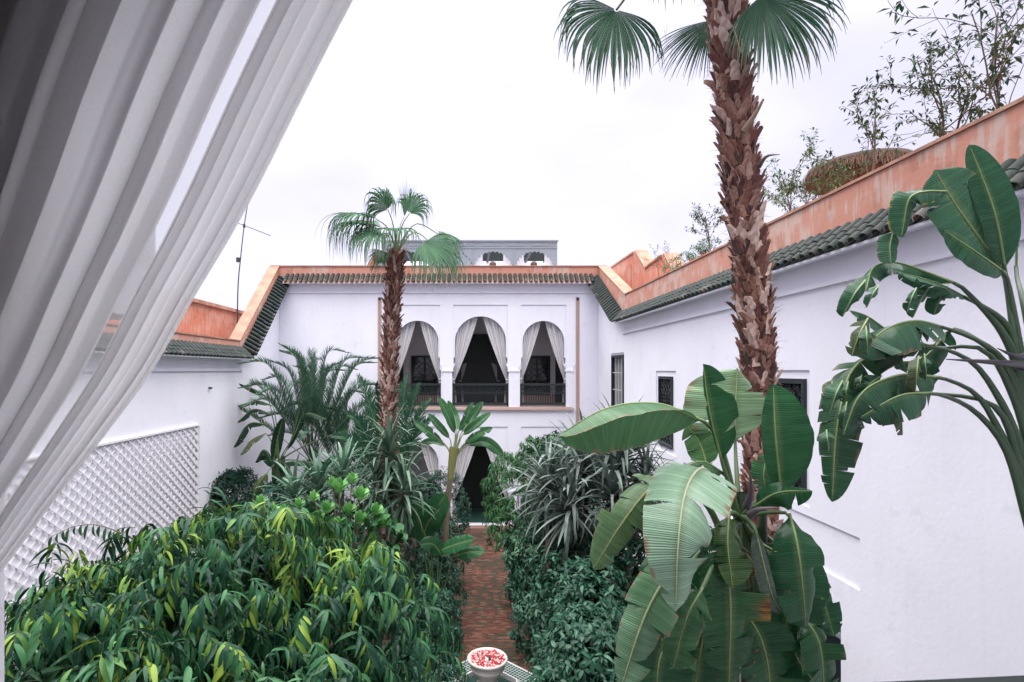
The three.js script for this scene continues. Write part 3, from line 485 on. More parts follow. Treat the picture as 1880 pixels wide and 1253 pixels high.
// a leafy bush: clusters of leaves over the shell and inside of lumpy rounds
function bush(root, { rounds, n, per, geos, size, cols, droop = 0.3, single = 0, seed = 1, young = null, whorl = 0.9, twig = 0.12, base, stems = 5, cull = 0.35, lumpy = 0.4, spray = 0 }) {
  const r = rng(seed * 1013 + 7), list = [], vol = rounds.map((e) => e.r[0] * e.r[1] + e.r[1] * e.r[2] + e.r[0] * e.r[2]), tot = vol.reduce((a, b) => a + b), tw = [];
  rounds.forEach((e, ei) => {
    const m = Math.round(n * vol[ei] / tot);
    for (let i = 0; i < m; i++) {
      const d = randDir(r); if (d.y < -0.75) d.y *= -1;
      const view = d.clone().dot(eye.clone().sub(e.c).normalize()); if (view < -0.3 && r() > cull) continue;      // few on the far side
      const lump = 1 - lumpy / 2 + lumpy * noise(d.x * 2.6 + d.z * 1.7 + 20 + ei * 7, d.y * 2.6 + d.z * 1.3 + 20, 1e4, 1e4, seed), depth = r() < 0.6 ? 1 - 0.12 * r() : 0.5 + 0.45 * r();
      const p = e.c.clone().add(V(d.x * e.r[0], d.y * e.r[1], d.z * e.r[2]).multiplyScalar(lump * depth)), out = d.clone().lerp(UP, 0.25).normalize();
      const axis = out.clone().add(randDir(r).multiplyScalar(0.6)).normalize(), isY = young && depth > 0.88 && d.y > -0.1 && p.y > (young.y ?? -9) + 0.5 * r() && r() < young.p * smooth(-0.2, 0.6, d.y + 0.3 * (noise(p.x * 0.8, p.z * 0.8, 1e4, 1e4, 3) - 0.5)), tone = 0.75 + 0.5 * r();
      if (spray && depth > 0.85 && r() < 0.62) {                                        // an arching twig with leaves hanging in pairs
        const h = V(axis.x, 0.15, axis.z).normalize(), sd = h.clone().cross(UP).normalize(), q = p.clone(), dd = h.clone().add(V(0, 0.35, 0)).normalize(), tp = [p.clone()], n2 = per + 4, young2 = isY ? 1 : (p.y > (young?.y ?? 9) ? 0.3 : 0.1) * r();
        for (let k = 0; k < n2; k++) {
          dd.add(V(0, -2.0 / n2, 0)).normalize(); q.addScaledVector(dd, spray / n2 * (0.8 + 0.4 * r())); tp.push(q.clone());
          const s1 = k % 2 ? 1 : -1, dir = dd.clone().multiplyScalar(0.45 + 0.4 * r()).addScaledVector(sd, s1 * (0.35 + 0.6 * r())).add(V(0, -droop * (0.25 + 0.75 * r()), 0)).add(randDir(r).multiplyScalar(0.25)).normalize(), sz = size * (0.65 + 0.55 * r()) * (k > n2 - 3 ? 0.75 : 1), tipY = r() < young2 * (0.35 + 0.65 * k / n2);
          list.push({ m: orient(q.clone(), dir, UP.clone().lerp(h, 0.4), sz, (r() - 0.5) * 0.7), s: sz, g: Math.floor(r() * geos.length), c: tipY ? young.cols[Math.floor(r() * young.cols.length)] : cols[Math.floor(r() * cols.length)], deep: false });
        }
        tw.push(tube([tp[0], tp[n2 >> 1], tp[n2]], 0.0035, 5, 4, 0.002)); continue;
      }
      for (let k = 0; k < per; k++) {
        const a = k * 2.4 + r(), s = axis.clone().cross(Math.abs(axis.y) > 0.9 ? V(1, 0, 0) : UP).normalize().applyAxisAngle(axis, a), dir = axis.clone().multiplyScalar(0.35 + 0.4 * r()).addScaledVector(s, whorl).add(V(0, -droop * (0.7 + 0.6 * r()), 0)).normalize();
        const pos = p.clone().addScaledVector(axis, -twig * (k / per)).addScaledVector(s, 0.01), sz = size * (0.55 + 0.75 * r()), c0 = isY ? young.cols[Math.floor(r() * young.cols.length)] : cols[Math.floor(r() * cols.length)];
        list.push({ m: orient(pos, dir, UP.clone().lerp(axis, 0.5), sz, (r() - 0.5) * 0.6), s: sz, g: Math.floor(r() * geos.length), c: single ? c0 : c0.map((x) => x * tone), deep: depth < 0.9 });
      }
      if (r() < 0.3) tw.push(rod(p.clone().lerp(e.c, 0.3), p, 0.006, 4, 0.003));
    }
  });
  if (tw.length) P(root, 'twigs', merge(tw), L.twig, { kind: 'stuff' });
  if (base) for (let i = 0; i < stems; i++) { const e = rounds[i % rounds.length], q = e.c.clone().add(V((r() - 0.5) * e.r[0], e.r[1] * 0.2 * r(), (r() - 0.5) * e.r[2])); P(root, 'stem', tube([base.clone().add(V((r() - 0.5) * 0.2, 0, (r() - 0.5) * 0.2)), base.clone().lerp(q, 0.5).add(V((r() - 0.5) * 0.2, 0, (r() - 0.5) * 0.2)), q], 0.03, 10, 6, 0.012), L.stem); }
  leaves(root, list, geos, single);
}
// leaf bases left on a palm trunk
const bootGeo = [0, 1, 2, 3].map((v) => {
  const B = new Buf(), r = rng(50 + v), K = 5; let prev = null;
  for (let k = 0; k <= K; k++) {
    const t = k / K, hw = lerp(0.5, 0.27 + 0.12 * r(), Math.pow(t, 0.7)) * (k === K ? 0.75 : 1), z = 0.04 + 0.06 * t + 0.26 * t * t * (0.3 + v * 0.35), y = t, thick = 0.16 * (1 - 0.5 * t), j = () => (r() - 0.5) * 0.08;
    const row = [V(-hw + j(), y + j(), z - 0.12), V(-hw * 0.5, y + j() + (k === K ? 0.12 * r() : 0), z + thick * 0.6), V(hw * 0.5, y + j(), z + thick * 0.6), V(hw + j(), y + j() - (k === K ? 0.1 * r() : 0), z - 0.12), V(0, y, z - 0.16)].map((p) => B.v(p, mixc([1, 1, 1], [0.55, 0.45, 0.42], r()), 0, 0));
    if (prev) for (let q = 0; q < 5; q++) B.q(prev[q], prev[(q + 1) % 5], row[(q + 1) % 5], row[q]); prev = row;
  }
  B.q(prev[0], prev[1], prev[2], prev[3]); B.i.push(prev[0], prev[3], prev[4]);
  const g = B.geo().toNonIndexed(); g.computeVertexNormals(); return g;
});
const fibre = texture(128, 128, (u, v) => { const k = 0.55 + 0.45 * fbm(u * 40, v * 6, 40, 6, 4, 6); return [k, k * 0.97, k * 0.95]; }, true, 1);
const bootMat = [[0.06, 0.028, 0.025], [0.14, 0.055, 0.045], [0.22, 0.105, 0.078], [0.32, 0.19, 0.15], [0.46, 0.33, 0.28], [0.55, 0.43, 0.38]].map((c) => std(rgb(...c), { vertexColors: true, roughness: 0.9 }));
function palmTrunk(root, pts, rad, rad1, step, size, seed, tone = () => 0, ragged = 0.5) {
  const curve = new THREE.CatmullRomCurve3(pts), len = curve.getLength(), r = rng(seed), list = [];
  P(root, 'trunk', tinted(tube(pts, rad * 0.93, 30, 14, rad1 * 0.93), () => { const k = 0.6 + 0.7 * r(); return [0.1 * k, 0.05 * k, 0.035 * k]; }), L.bark);
  const rows = Math.floor(len / step);
  for (let i = 0; i < rows; i++) {
    const t = i / rows, c = curve.getPointAt(t), d = curve.getTangentAt(t), rr = lerp(rad, rad1, t), n = Math.round(2 * Math.PI * rr / (size * 0.62));
    for (let k = 0; k < n; k++) {
      const a = (k + (i % 2) * 0.5 + (r() - 0.5) * 0.5) / n * 2 * Math.PI, o = V(Math.cos(a), 0, Math.sin(a)); o.addScaledVector(d, -o.dot(d)).normalize();
      const s = size * (0.7 + 0.75 * r()), y = d.clone().applyAxisAngle(o, (r() - 0.5) * 0.9 + (r() < 0.15 ? (r() - 0.5) * 1.2 : 0)).addScaledVector(o, (r() - 0.35) * ragged).normalize(), x = y.clone().cross(o).normalize(), z = x.clone().cross(y), m = new THREE.Matrix4().makeBasis(x, y, z);
      m.scale(V(s * (0.5 + 0.35 * r()), s * (0.85 + 0.7 * r()), s * 0.75)); m.setPosition(c.clone().addScaledVector(o, rr * 0.93).addScaledVector(d, (r() - 0.5) * step));
      const p = c.clone().addScaledVector(o, rr);
      list.push({ m, g: Math.floor(r() * 4), c: Math.floor(clamp(Math.pow(r(), 1.1) + tone(t) + 0.5 * (noise(t * 22, a * 1.3, 1e4, 1e4, seed) - 0.5), 0, 0.99) * 6), k: (o.dot(eye.clone().sub(p).normalize()) > -0.25 ? 1 : 0.01) * (VY - (p.y - EYE) / -p.z * F > -40 && VY - (p.y - EYE) / -p.z * F < 1300 ? 1 : 0.1) * s });
    }
  }
  const hair = [], hc = [];                                              // fibre hanging between the leaf bases
  for (let i = 0; i < rows * 14; i++) {
    const t = r(), c = curve.getPointAt(t), d = curve.getTangentAt(t), rr = lerp(rad, rad1, t), a = r() * 6.283, o = V(Math.cos(a), 0, Math.sin(a)); o.addScaledVector(d, -o.dot(d)).normalize();
    const y = d.clone().multiplyScalar(r() < 0.3 ? -1 : 1).addScaledVector(o, 0.2 + 0.9 * r()).add(randDir(r).multiplyScalar(0.5)).normalize(), x = y.clone().cross(o).normalize(), z = x.clone().cross(y), s = size * (0.5 + 0.8 * r()), m = new THREE.Matrix4().makeBasis(x, y, z); m.scale(V(s * 0.35, s, s)); m.setPosition(c.addScaledVector(o, rr * (0.95 + 0.2 * r()))); hair.push(m);
    hc.push(rgb(...mixc([0.1, 0.055, 0.04], [0.42, 0.31, 0.26], Math.pow(r(), 1.5))));
  }
  I(root, 'fibres', leafGeo.sword[1], std(rgb(1, 1, 1), { roughness: 0.95 }), hair, hc);
  list.sort((a, b) => b.k - a.k); list.slice(0, 300).forEach((l) => Q(root, 'leaf_base', bootGeo[l.g], bootMat[l.c], l.m));
  for (let g = 0; g < 4; g++) { const rest = list.slice(300).filter((l) => l.g === g); if (rest.length) I(root, 'leaf_bases', bootGeo[g], bootMat[g], rest.map((l) => l.m)); }
}
// ---------------------------------------------------------------- the two fan palms
{
  const p = T('fan_palm', 'tall thick fan palm with shaggy brown trunk standing before the right-hand wall', 'palm tree', at(1400, 1765, 6.05));
  const pts = [at(1408, 1772, 6.05), at(1402, 1100, 6.05), at(1396, 800, 6.05), at(1384, 560, 6.0), at(1358, 300, 5.95), at(1334, 20, 5.9), at(1322, -110, 5.9)];
  palmTrunk(p, pts, 0.158, 0.164, 0.062, 0.115, 11, (t) => 0.2 + 0.14 * Math.sin(t * 30), 0.55);
  const frond = (hub, to, nrm, R, o = {}) => {
    const h = at(...hub), ax = V(to[0], -to[1], to[2] ?? 0), f = P(p, 'frond', fan({ hub: h, axis: ax, nrm, R, ...o }), L.frond);
    P(f, 'stalk', tinted(tube([at(1322, -110, 5.85), at(lerp(1322, hub[0], 0.5), lerp(-130, hub[1], 0.5) - 45, lerp(5.85, hub[2], 0.5)), h], 0.022, 14, 6, 0.011), [0.12, 0.12, 0.06]), L.rib);
  };
  frond([1132, 18, 5.3], [-0.42, 0.85, 0.25], V(0.1, 0.45, 1), 0.88, { seed: 3, spread: 2.9, droop: 1.1, hang: 0.2, n: 58, cut: 0.6, c0: [0.012, 0.045, 0.034], c1: [0.028, 0.075, 0.055] });
  frond([1398, -8, 5.6], [0.5, 0.9, 0.2], V(-0.25, 0.4, 1), 1.0, { seed: 4, spread: 2.6, droop: 0.9, hang: 0.15, n: 56, cut: 0.6, c0: [0.012, 0.045, 0.034], c1: [0.028, 0.075, 0.055] });
  frond([1308, 36, 6.5], [-0.4, 0.95, 0.1], V(-0.5, 0.3, 1), 0.86, { seed: 5, spread: 2.2, n: 50, droop: 0.7, c0: [0.012, 0.045, 0.034], c1: [0.028, 0.075, 0.055] });
  frond([1225, -75, 5.2], [-0.15, 0.85, 0.5], V(0, 0.8, 0.7), 0.74, { seed: 6, spread: 3.2, droop: 0.9 });
  for (let i = 0; i < 7; i++) { const a = i * 0.95 + 0.4; frond([1322 + 150 * Math.cos(a), -230 - 60 * Math.sin(a * 2), 5.9 + 0.9 * Math.sin(a)], [Math.cos(a), 0.1, Math.sin(a)], V(0, 1, 0.1), 0.9, { seed: 20 + i, n: 34, droop: 0.9 }); }
  P(p, 'broken_stalk', tinted(tube([at(1394, 305, 5.8), at(1410, 286, 5.6), at(1432, 284, 5.5)], 0.03, 6, 6, 0.004), [0.13, 0.11, 0.1]), L.rib);
  P(p, 'broken_stalk', tinted(tube([at(1366, 240, 5.75), at(1388, 208, 5.6), at(1402, 182, 5.5)], 0.04, 6, 6, 0.012), [0.25, 0.17, 0.12]), L.rib);
}
{
  const D = 14, p = T('fan_palm', 'slender fan palm with drooping crown standing in front of the arcaded facade', 'palm tree', at(714, 1152, D));
  palmTrunk(p, [at(714, 1152, D), at(714, 800, D), at(716, 650, D), at(722, 540, D), at(728, 462, D)], 0.185, 0.18, 0.065, 0.115, 12, (t) => (t > 0.8 ? 0 : t > 0.68 ? 0.14 : 0.5), 0.9);
  const frond = (hub, to, nrm, R, o = {}) => {
    const h = at(hub[0], hub[1], D + (hub[2] ?? 0)), f = P(p, 'frond', fan({ hub: h, axis: V(to[0], -to[1], to[2] ?? 0), nrm, R, n: 40, cut: 0.46, thin: 0.92, c0: [0.03, 0.085, 0.05], c1: [0.085, 0.155, 0.095], tipC: [0.36, 0.3, 0.24], ...o }), L.frond);
    P(f, 'stalk', tinted(tube([at(728, 466, D), at(lerp(728, hub[0], 0.45), lerp(450, hub[1], 0.5) - (o.arch ?? 8), D + (hub[2] ?? 0) * 0.5), h], 0.022, 10, 5, 0.01), [0.12, 0.15, 0.07]), L.rib);
  };
  frond([700, 418, 0.3], [-1, -0.12, 0.1], V(-0.2, 1, 0.35), 1.95, { seed: 31, spread: 2.6, droop: 1.81, n: 46 });
  frond([690, 402, -0.5], [-1, -0.15, 0], V(0, 1, 0.3), 1.75, { seed: 32, spread: 2.6, droop: 1.74, n: 46 });
  frond([712, 385, -0.3], [-0.45, -1, 0.1], V(-0.7, 0.4, 0.6), 1.1, { seed: 33, spread: 2.8, droop: 2.46 });
  frond([742, 398, 0.4], [0.12, -1, 0], V(0.3, 0.3, 0.9), 0.9, { seed: 34, spread: 0.7, n: 14, droop: 0.20 });
  frond([752, 392, -0.2], [0.65, -0.9, 0.1], V(-0.45, 0.2, 1), 0.95, { seed: 35, spread: 2.6, droop: 1.81 });
  frond([808, 432, 0.5], [0.8, 0.1, -0.2], V(0.1, 1, 0.4), 0.9, { seed: 36, spread: 3.2, droop: 1.74, arch: 30 });
  frond([778, 446, -0.5], [0.75, 0.55, 0.2], V(0.2, 0.6, 0.9), 1.4, { seed: 37, spread: 2.8, droop: 1.67, arch: 24, n: 44 });
  frond([800, 455, -0.2], [0.95, 0.75, -0.1], V(0.5, 0.7, 0.6), 1.2, { seed: 38, spread: 2.6, droop: 1.59, arch: 26 });
  frond([706, 462, 0.5], [-0.4, 0.8, 0.1], V(-0.4, 0.3, 0.9), 0.75, { seed: 39, spread: 3.0, droop: 1.30, c0: [0.03, 0.07, 0.045], c1: [0.05, 0.1, 0.06] });
  frond([702, 428, -0.6], [-0.8, 0.25, 0.4], V(-0.2, 0.8, 0.6), 1.35, { seed: 40, spread: 3.0, droop: 1.89 });
  frond([726, 425, -0.5], [-0.1, 0.1, 1], V(0, 1, 0.2), 1.1, { seed: 41, spread: 3.0, droop: 2.17 });
}

// ---------------------------------------------------------------- date palms
function datePalm(root, crown, n, lenLo, lenHi, seed, o = {}) {
  const r = rng(seed);
  for (let i = 0; i < n; i++) {
    const a = i * 2.39996 + r(), el = lerp(o.lo ?? 0.5, o.hi ?? 1.4, Math.pow((i + 0.5) / n, 0.8)) + (r() - 0.5) * 0.2, l = lerp(lenLo, lenHi, r()), d = V(Math.cos(a) * Math.cos(el), Math.sin(el), Math.sin(a) * Math.cos(el)), h = V(d.x, 0, d.z).normalize();
    const mid = [crown.clone(), crown.clone().addScaledVector(d, l * 0.45), crown.clone().addScaledVector(d, l * 0.8).add(V(0, -l * 0.06, 0)), crown.clone().addScaledVector(d, l * 0.98).addScaledVector(h, l * 0.1).add(V(0, -l * (0.16 + 0.1 * r()), 0))];
    const f = feather({ mid, nrm: UP.clone().addScaledVector(h, -0.6).normalize(), len: o.leaf ?? 0.42, n: o.n ?? 58, seed: seed + i, t0: o.t0 ?? 0.34, ...o.f }), m = P(root, 'frond', f.geo, L.frond); P(m, 'midrib', f.rib, L.rib);
  }
}
{
  const c = at(590, 862, 19.2), p = T('date_palm', 'clump of dark feathery date palms in the far left corner', 'palm tree', V(c.x, 0, c.z));
  datePalm(p, at(572, 850, 19.3), 34, 4.0, 5.5, 71, { lo: 0.72, hi: 1.5, t0: 0.34, n: 92, leaf: 0.42, f: { w: 0.01, vee: 0.8, c0: [0.035, 0.07, 0.052], c1: [0.13, 0.17, 0.135] } });
  datePalm(p, at(622, 868, 19.0), 20, 2.7, 4.0, 171, { lo: 0.55, hi: 1.45, t0: 0.3, n: 84, leaf: 0.42, f: { w: 0.01, vee: 0.8, c0: [0.03, 0.065, 0.048], c1: [0.1, 0.14, 0.11] } });
  for (const [x, y] of [[572, 850], [622, 868]]) { const t = at(x, y, 19.2); P(p, 'trunk', tinted(tube([V(t.x + 0.1, 0, t.z), V(t.x, t.y * 0.5, t.z), t.clone().add(V(0, 0.1, 0))], 0.22, 10, 9, 0.16), [0.06, 0.045, 0.035]), L.bark); }
}
{
  const c = at(722, 905, 15.2), p = T('date_palm', 'young feathery palm with upright fronds behind the slender fan palm trunk', 'palm tree', V(c.x, 0, c.z));
  const r = rng(9);
  for (const [x, y, dz] of [[658, 690, 0.5], [690, 705, -0.8], [770, 706, 0.4], [795, 768, -0.3], [640, 760, -0.2], [748, 690, 1.0], [612, 800, 0.3], [676, 740, 0.9], [790, 735, 0.8]]) {
    const tip = at(x, y, 15.2 + dz), b = c.clone().add(V((r() - 0.5) * 0.2, 0, (r() - 0.5) * 0.2)), mid = [b, b.clone().lerp(tip, 0.4).add(V(0, 0.28, 0)), b.clone().lerp(tip, 0.8).add(V(0, 0.25, 0)), tip], f = feather({ mid, nrm: V(x < 720 ? 0.5 : -0.5, 0.4, 0.8), len: 0.46, n: 72, seed: x, t0: 0.2, w: 0.017, c0: [0.02, 0.055, 0.038], c1: [0.05, 0.1, 0.06] });
    P(P(p, 'frond', f.geo, L.frond), 'midrib', f.rib, L.rib);
  }
  P(p, 'trunk', tinted(tube([V(c.x, 0, c.z), c], 0.2, 8, 8, 0.15), [0.07, 0.05, 0.04]), L.bark);
}

// ---------------------------------------------------------------- bird-of-paradise clump in the far left corner
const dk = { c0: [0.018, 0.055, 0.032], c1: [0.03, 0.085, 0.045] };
{
  const b = at(508, 905, 18), p = T('bird_of_paradise', 'dark bird-of-paradise clump with arching leaves against the left corner', 'plant', V(b.x, 0, b.z)), D = 18;
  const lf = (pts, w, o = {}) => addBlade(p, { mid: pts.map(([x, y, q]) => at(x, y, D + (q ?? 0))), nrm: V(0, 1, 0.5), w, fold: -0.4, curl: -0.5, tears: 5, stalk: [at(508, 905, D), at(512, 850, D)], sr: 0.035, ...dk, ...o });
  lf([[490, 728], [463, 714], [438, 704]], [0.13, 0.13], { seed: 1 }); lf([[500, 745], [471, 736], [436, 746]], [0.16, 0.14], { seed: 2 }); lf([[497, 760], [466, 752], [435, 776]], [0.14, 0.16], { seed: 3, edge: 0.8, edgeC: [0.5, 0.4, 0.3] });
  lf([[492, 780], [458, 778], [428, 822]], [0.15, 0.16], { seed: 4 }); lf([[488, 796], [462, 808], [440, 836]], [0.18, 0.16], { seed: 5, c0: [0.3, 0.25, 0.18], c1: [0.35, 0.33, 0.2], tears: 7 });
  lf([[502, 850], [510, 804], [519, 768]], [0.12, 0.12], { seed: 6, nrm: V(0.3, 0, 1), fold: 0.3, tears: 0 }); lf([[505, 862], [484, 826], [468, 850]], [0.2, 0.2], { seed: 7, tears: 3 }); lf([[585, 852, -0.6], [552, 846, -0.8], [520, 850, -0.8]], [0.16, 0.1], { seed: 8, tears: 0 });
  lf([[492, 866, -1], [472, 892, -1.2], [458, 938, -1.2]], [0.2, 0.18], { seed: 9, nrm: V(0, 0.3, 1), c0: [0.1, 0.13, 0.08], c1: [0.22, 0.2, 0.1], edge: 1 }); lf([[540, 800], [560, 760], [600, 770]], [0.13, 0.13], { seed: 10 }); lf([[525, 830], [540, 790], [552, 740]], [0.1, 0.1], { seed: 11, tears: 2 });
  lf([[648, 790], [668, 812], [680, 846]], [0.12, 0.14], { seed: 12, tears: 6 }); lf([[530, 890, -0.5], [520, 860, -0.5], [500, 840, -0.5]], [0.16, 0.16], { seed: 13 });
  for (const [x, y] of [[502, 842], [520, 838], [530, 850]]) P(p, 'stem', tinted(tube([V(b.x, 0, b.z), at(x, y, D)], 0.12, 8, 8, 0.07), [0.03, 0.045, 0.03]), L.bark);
}

// ---------------------------------------------------------------- small bird-of-paradise tree beside the path, and its young neighbour
{
  const D = 14.4, b = at(818, 1138, D), p = T('bird_of_paradise', 'small bird-of-paradise tree with a fan of green paddles beside the path', 'plant', V(b.x, 0, b.z));
  P(p, 'trunk', tinted(tube([V(b.x, 0, b.z), at(818, 990, D), at(822, 925, D), at(829, 862, D)], 0.085, 16, 9, 0.07), (i) => { const k = 0.7 + 0.5 * ((i * 7919) % 13) / 13; return [0.16 * k, 0.12 * k, 0.08 * k]; }), L.bark);
  P(p, 'sheath', tinted(tube([at(827, 880, D), at(830, 850, D), at(834, 822, D)], 0.075, 8, 9, 0.13), [0.2, 0.2, 0.07]), L.rib);
  const fr = { c0: [0.06, 0.15, 0.075], c1: [0.1, 0.21, 0.1] };
  [[[836, 797], [824, 768], [806, 730], 0.2], [[839, 792], [834, 764], [822, 736], -0.3], [[842, 793], [857, 766], [868, 738], 0.3], [[847, 796], [866, 768], [887, 738], -0.2], [[849, 800], [874, 780], [901, 758], 0.1], [[852, 816], [878, 798], [905, 786], 0.2], [[858, 818], [890, 812], [924, 836], 0], [[826, 806], [806, 784], [786, 760], 0.1], [[816, 815], [789, 795], [760, 774], 0.2], [[818, 820], [794, 811], [771, 815], -0.2]].forEach(([a, m, e, q], i) =>
    addBlade(p, { mid: [at(a[0], a[1], D), at(m[0], m[1], D - q), at(e[0], e[1], D - q)], nrm: V(i < 2 || i > 6 ? 0.5 : -0.35, 0.5, 0.8), w: [0.14, 0.14], fold: 0.45, curl: -0.5, seed: 40 + i, tears: i % 3 === 2 ? 3 : 0, stalk: [at(829, 850, D), at(lerp(832, a[0], 0.5), lerp(840, a[1], 0.5), D)], sr: 0.028, stalkC: [0.2, 0.24, 0.12], ...fr }));
  const D2 = 13.4, b2 = at(800, 1030, D2), p2 = T('bird_of_paradise', 'low young bird-of-paradise with broad leaves reaching over the brick path', 'plant', V(b2.x, 0, b2.z));
  [[[806, 1012], [838, 1000], [870, 990]], [[835, 1022], [862, 1014], [890, 1014]], [[784, 985], [796, 945], [818, 908]], [[776, 990], [786, 960], [812, 930]], [[812, 1022], [795, 1000], [770, 1000]], [[790, 1000], [770, 960], [762, 925]]].forEach(([a, m, e], i) =>
    addBlade(p2, { mid: [at(...a, D2), at(...m, D2 - 0.1), at(...e, D2 - 0.25)], nrm: V(0, i < 2 ? 1 : 0.3, 0.7), w: [0.24, 0.24], fold: 0.15, seed: 60 + i, stalk: [V(b2.x, 0, b2.z), at(lerp(800, a[0], 0.6), 1060, D2)], sr: 0.025, c0: [0.04, 0.13, 0.06], c1: [0.07, 0.18, 0.08] }));
}

// ---------------------------------------------------------------- big banana-like clump in front of the right-hand wall
{
  const b = at(1390, 2290, 4.1), p = T('banana_plant', 'large banana clump with torn brown-edged leaves in front of the tall palm', 'plant', V(b.x, 0, b.z));
  const pale = { c0: [0.42, 0.46, 0.37], c1: [0.6, 0.6, 0.52] }, mid = { c0: [0.055, 0.13, 0.06], c1: [0.09, 0.18, 0.08] }, deep = { c0: [0.02, 0.085, 0.04], c1: [0.035, 0.12, 0.05] };  // pale: glossy sky highlight put into the leaf colour
  const lf = (pts, w, o) => addBlade(p, { mid: pts.map((q) => at(...q)), w, nrm: V(0, 0.4, 1), stalk: [at(1385, 1120, 4.1), at(1360, 960, 4.05)], sr: 0.04, ...o });
  lf([[1292, 774, 3.9], [1205, 742, 3.6], [1110, 752, 3.4], [1026, 800, 3.35]], [0.125, 0.235], { nrm: V(0, 1, 0.05), fold: [0.0, -1.35], foldTip: [-0.2, -1.3], skew: 1.5, curl: -0.12, seed: 81, edge: 0.8, c0: [0.1, 0.2, 0.09], c1: [0.16, 0.27, 0.13], stalk: [at(1365, 1100, 4.1), at(1345, 900, 4.05), at(1318, 805, 4.0)], sr: 0.035 });
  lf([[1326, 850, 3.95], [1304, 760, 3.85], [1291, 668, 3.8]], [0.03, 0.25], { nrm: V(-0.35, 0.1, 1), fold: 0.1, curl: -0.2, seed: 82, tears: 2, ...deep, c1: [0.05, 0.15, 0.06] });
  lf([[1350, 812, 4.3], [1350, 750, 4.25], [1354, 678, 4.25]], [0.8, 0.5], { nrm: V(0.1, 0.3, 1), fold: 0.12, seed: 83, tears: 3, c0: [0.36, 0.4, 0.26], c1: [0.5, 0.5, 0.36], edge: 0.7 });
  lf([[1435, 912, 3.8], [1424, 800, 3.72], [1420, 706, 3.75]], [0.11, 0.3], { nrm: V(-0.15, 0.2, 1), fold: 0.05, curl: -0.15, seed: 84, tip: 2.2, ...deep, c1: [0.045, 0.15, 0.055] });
  lf([[1308, 872, 4.0], [1284, 862, 3.62], [1258, 905, 3.28], [1246, 990, 3.05], [1240, 1122, 3.05]], [0.18, 0.135], { nrm: (t) => V(0.05, 1.3 - 0.5 * t, 0.6), fold: -0.1, curl: -0.2, seed: 85, tears: 4, edge: 1, ...pale, wave: 0.06 });
  lf([[1262, 1040, 3.55], [1225, 1060, 3.3], [1185, 1130, 3.15], [1140, 1262, 3.15]], [0.165, 0.135], { nrm: (t) => V(-0.1, 0.8 - 0.5 * t, 0.8), seed: 86, tears: 6, edge: 1, fold: -0.1, c0: [0.16, 0.24, 0.14], c1: [0.36, 0.42, 0.3] });
  lf([[1290, 1080, 3.45], [1262, 1130, 3.35], [1235, 1230, 3.4]], [0.28, 0.22], { nrm: V(0.1, 0.3, 1), seed: 87, tears: 4, edge: 0.8, ...mid });
  lf([[1232, 880, 3.9], [1190, 902, 3.75], [1140, 965, 3.7], [1090, 1046, 3.8]], [0.13, 0.19], { nrm: (t) => V(-0.2, 0.6, 0.8), seed: 88, tears: 6, fold: -0.05, c0: [0.1, 0.15, 0.07], c1: [0.26, 0.29, 0.15], edge: 0.4, stalk: [at(1365, 1100, 4.1), at(1300, 930, 4.05)] });
  lf([[1335, 948, 3.75], [1334, 1000, 3.62], [1341, 1110, 3.55], [1338, 1275, 3.6]], [0.24, 0.17], { nrm: V(0.08, 0.25, 1), seed: 89, tears: 8, fold: -0.1, ...mid, c0: [0.035, 0.1, 0.045], c1: [0.07, 0.14, 0.06], rust: 1, rustSide: -1 });
  lf([[1338, 946, 3.7], [1336, 1000, 3.57], [1345, 1080, 3.5]], [0.5, 0.18], { nrm: V(0.12, 0.25, 1), seed: 90, tears: 6, fold: -0.12, c0: [0.07, 0.13, 0.05], c1: [0.13, 0.16, 0.05], rust: 0, edge: 0.5, edgeC: [0.3, 0.13, 0.04] });
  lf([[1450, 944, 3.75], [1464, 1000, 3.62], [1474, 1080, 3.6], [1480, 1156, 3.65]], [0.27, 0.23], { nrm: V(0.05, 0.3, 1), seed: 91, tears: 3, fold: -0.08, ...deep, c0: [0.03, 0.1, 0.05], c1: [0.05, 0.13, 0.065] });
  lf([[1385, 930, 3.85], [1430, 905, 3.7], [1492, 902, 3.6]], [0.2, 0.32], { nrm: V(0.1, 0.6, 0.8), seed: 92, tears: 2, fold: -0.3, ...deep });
  lf([[1300, 860, 4.15], [1285, 815, 4.2], [1262, 782, 4.2]], [0.36, 0.36], { nrm: V(-0.2, 0.5, 0.9), seed: 93, tears: 2, c0: [0.1, 0.17, 0.08], c1: [0.16, 0.24, 0.11] });
  lf([[1405, 905, 4.0], [1402, 870, 4.0], [1408, 838, 4.05]], [0.4, 0.4], { nrm: V(0.1, 0.3, 1), seed: 94, tears: 3, c0: [0.06, 0.15, 0.075], c1: [0.1, 0.2, 0.1] });
  lf([[1330, 870, 4.0], [1288, 848, 3.9], [1246, 862, 3.85]], [0.18, 0.2], { nrm: V(0, 1, 0.5), seed: 95, tears: 3, fold: -0.3, c0: [0.08, 0.15, 0.08], c1: [0.14, 0.21, 0.11] });
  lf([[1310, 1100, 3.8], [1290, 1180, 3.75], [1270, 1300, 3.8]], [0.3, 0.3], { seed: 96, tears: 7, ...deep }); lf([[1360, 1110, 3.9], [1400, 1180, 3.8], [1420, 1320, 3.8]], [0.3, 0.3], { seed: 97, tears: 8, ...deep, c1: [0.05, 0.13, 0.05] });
  lf([[1470, 1130, 3.9], [1500, 1170, 3.8], [1515, 1290, 3.8]], [0.3, 0.34], { nrm: V(0.3, 0.3, 1), seed: 98, tears: 5, ...deep, c1: [0.05, 0.14, 0.05], edge: 0.5 }); lf([[1440, 1160, 4.1], [1470, 1220, 4.0], [1540, 1300, 3.9]], [0.3, 0.3], { seed: 99, tears: 5, ...deep });
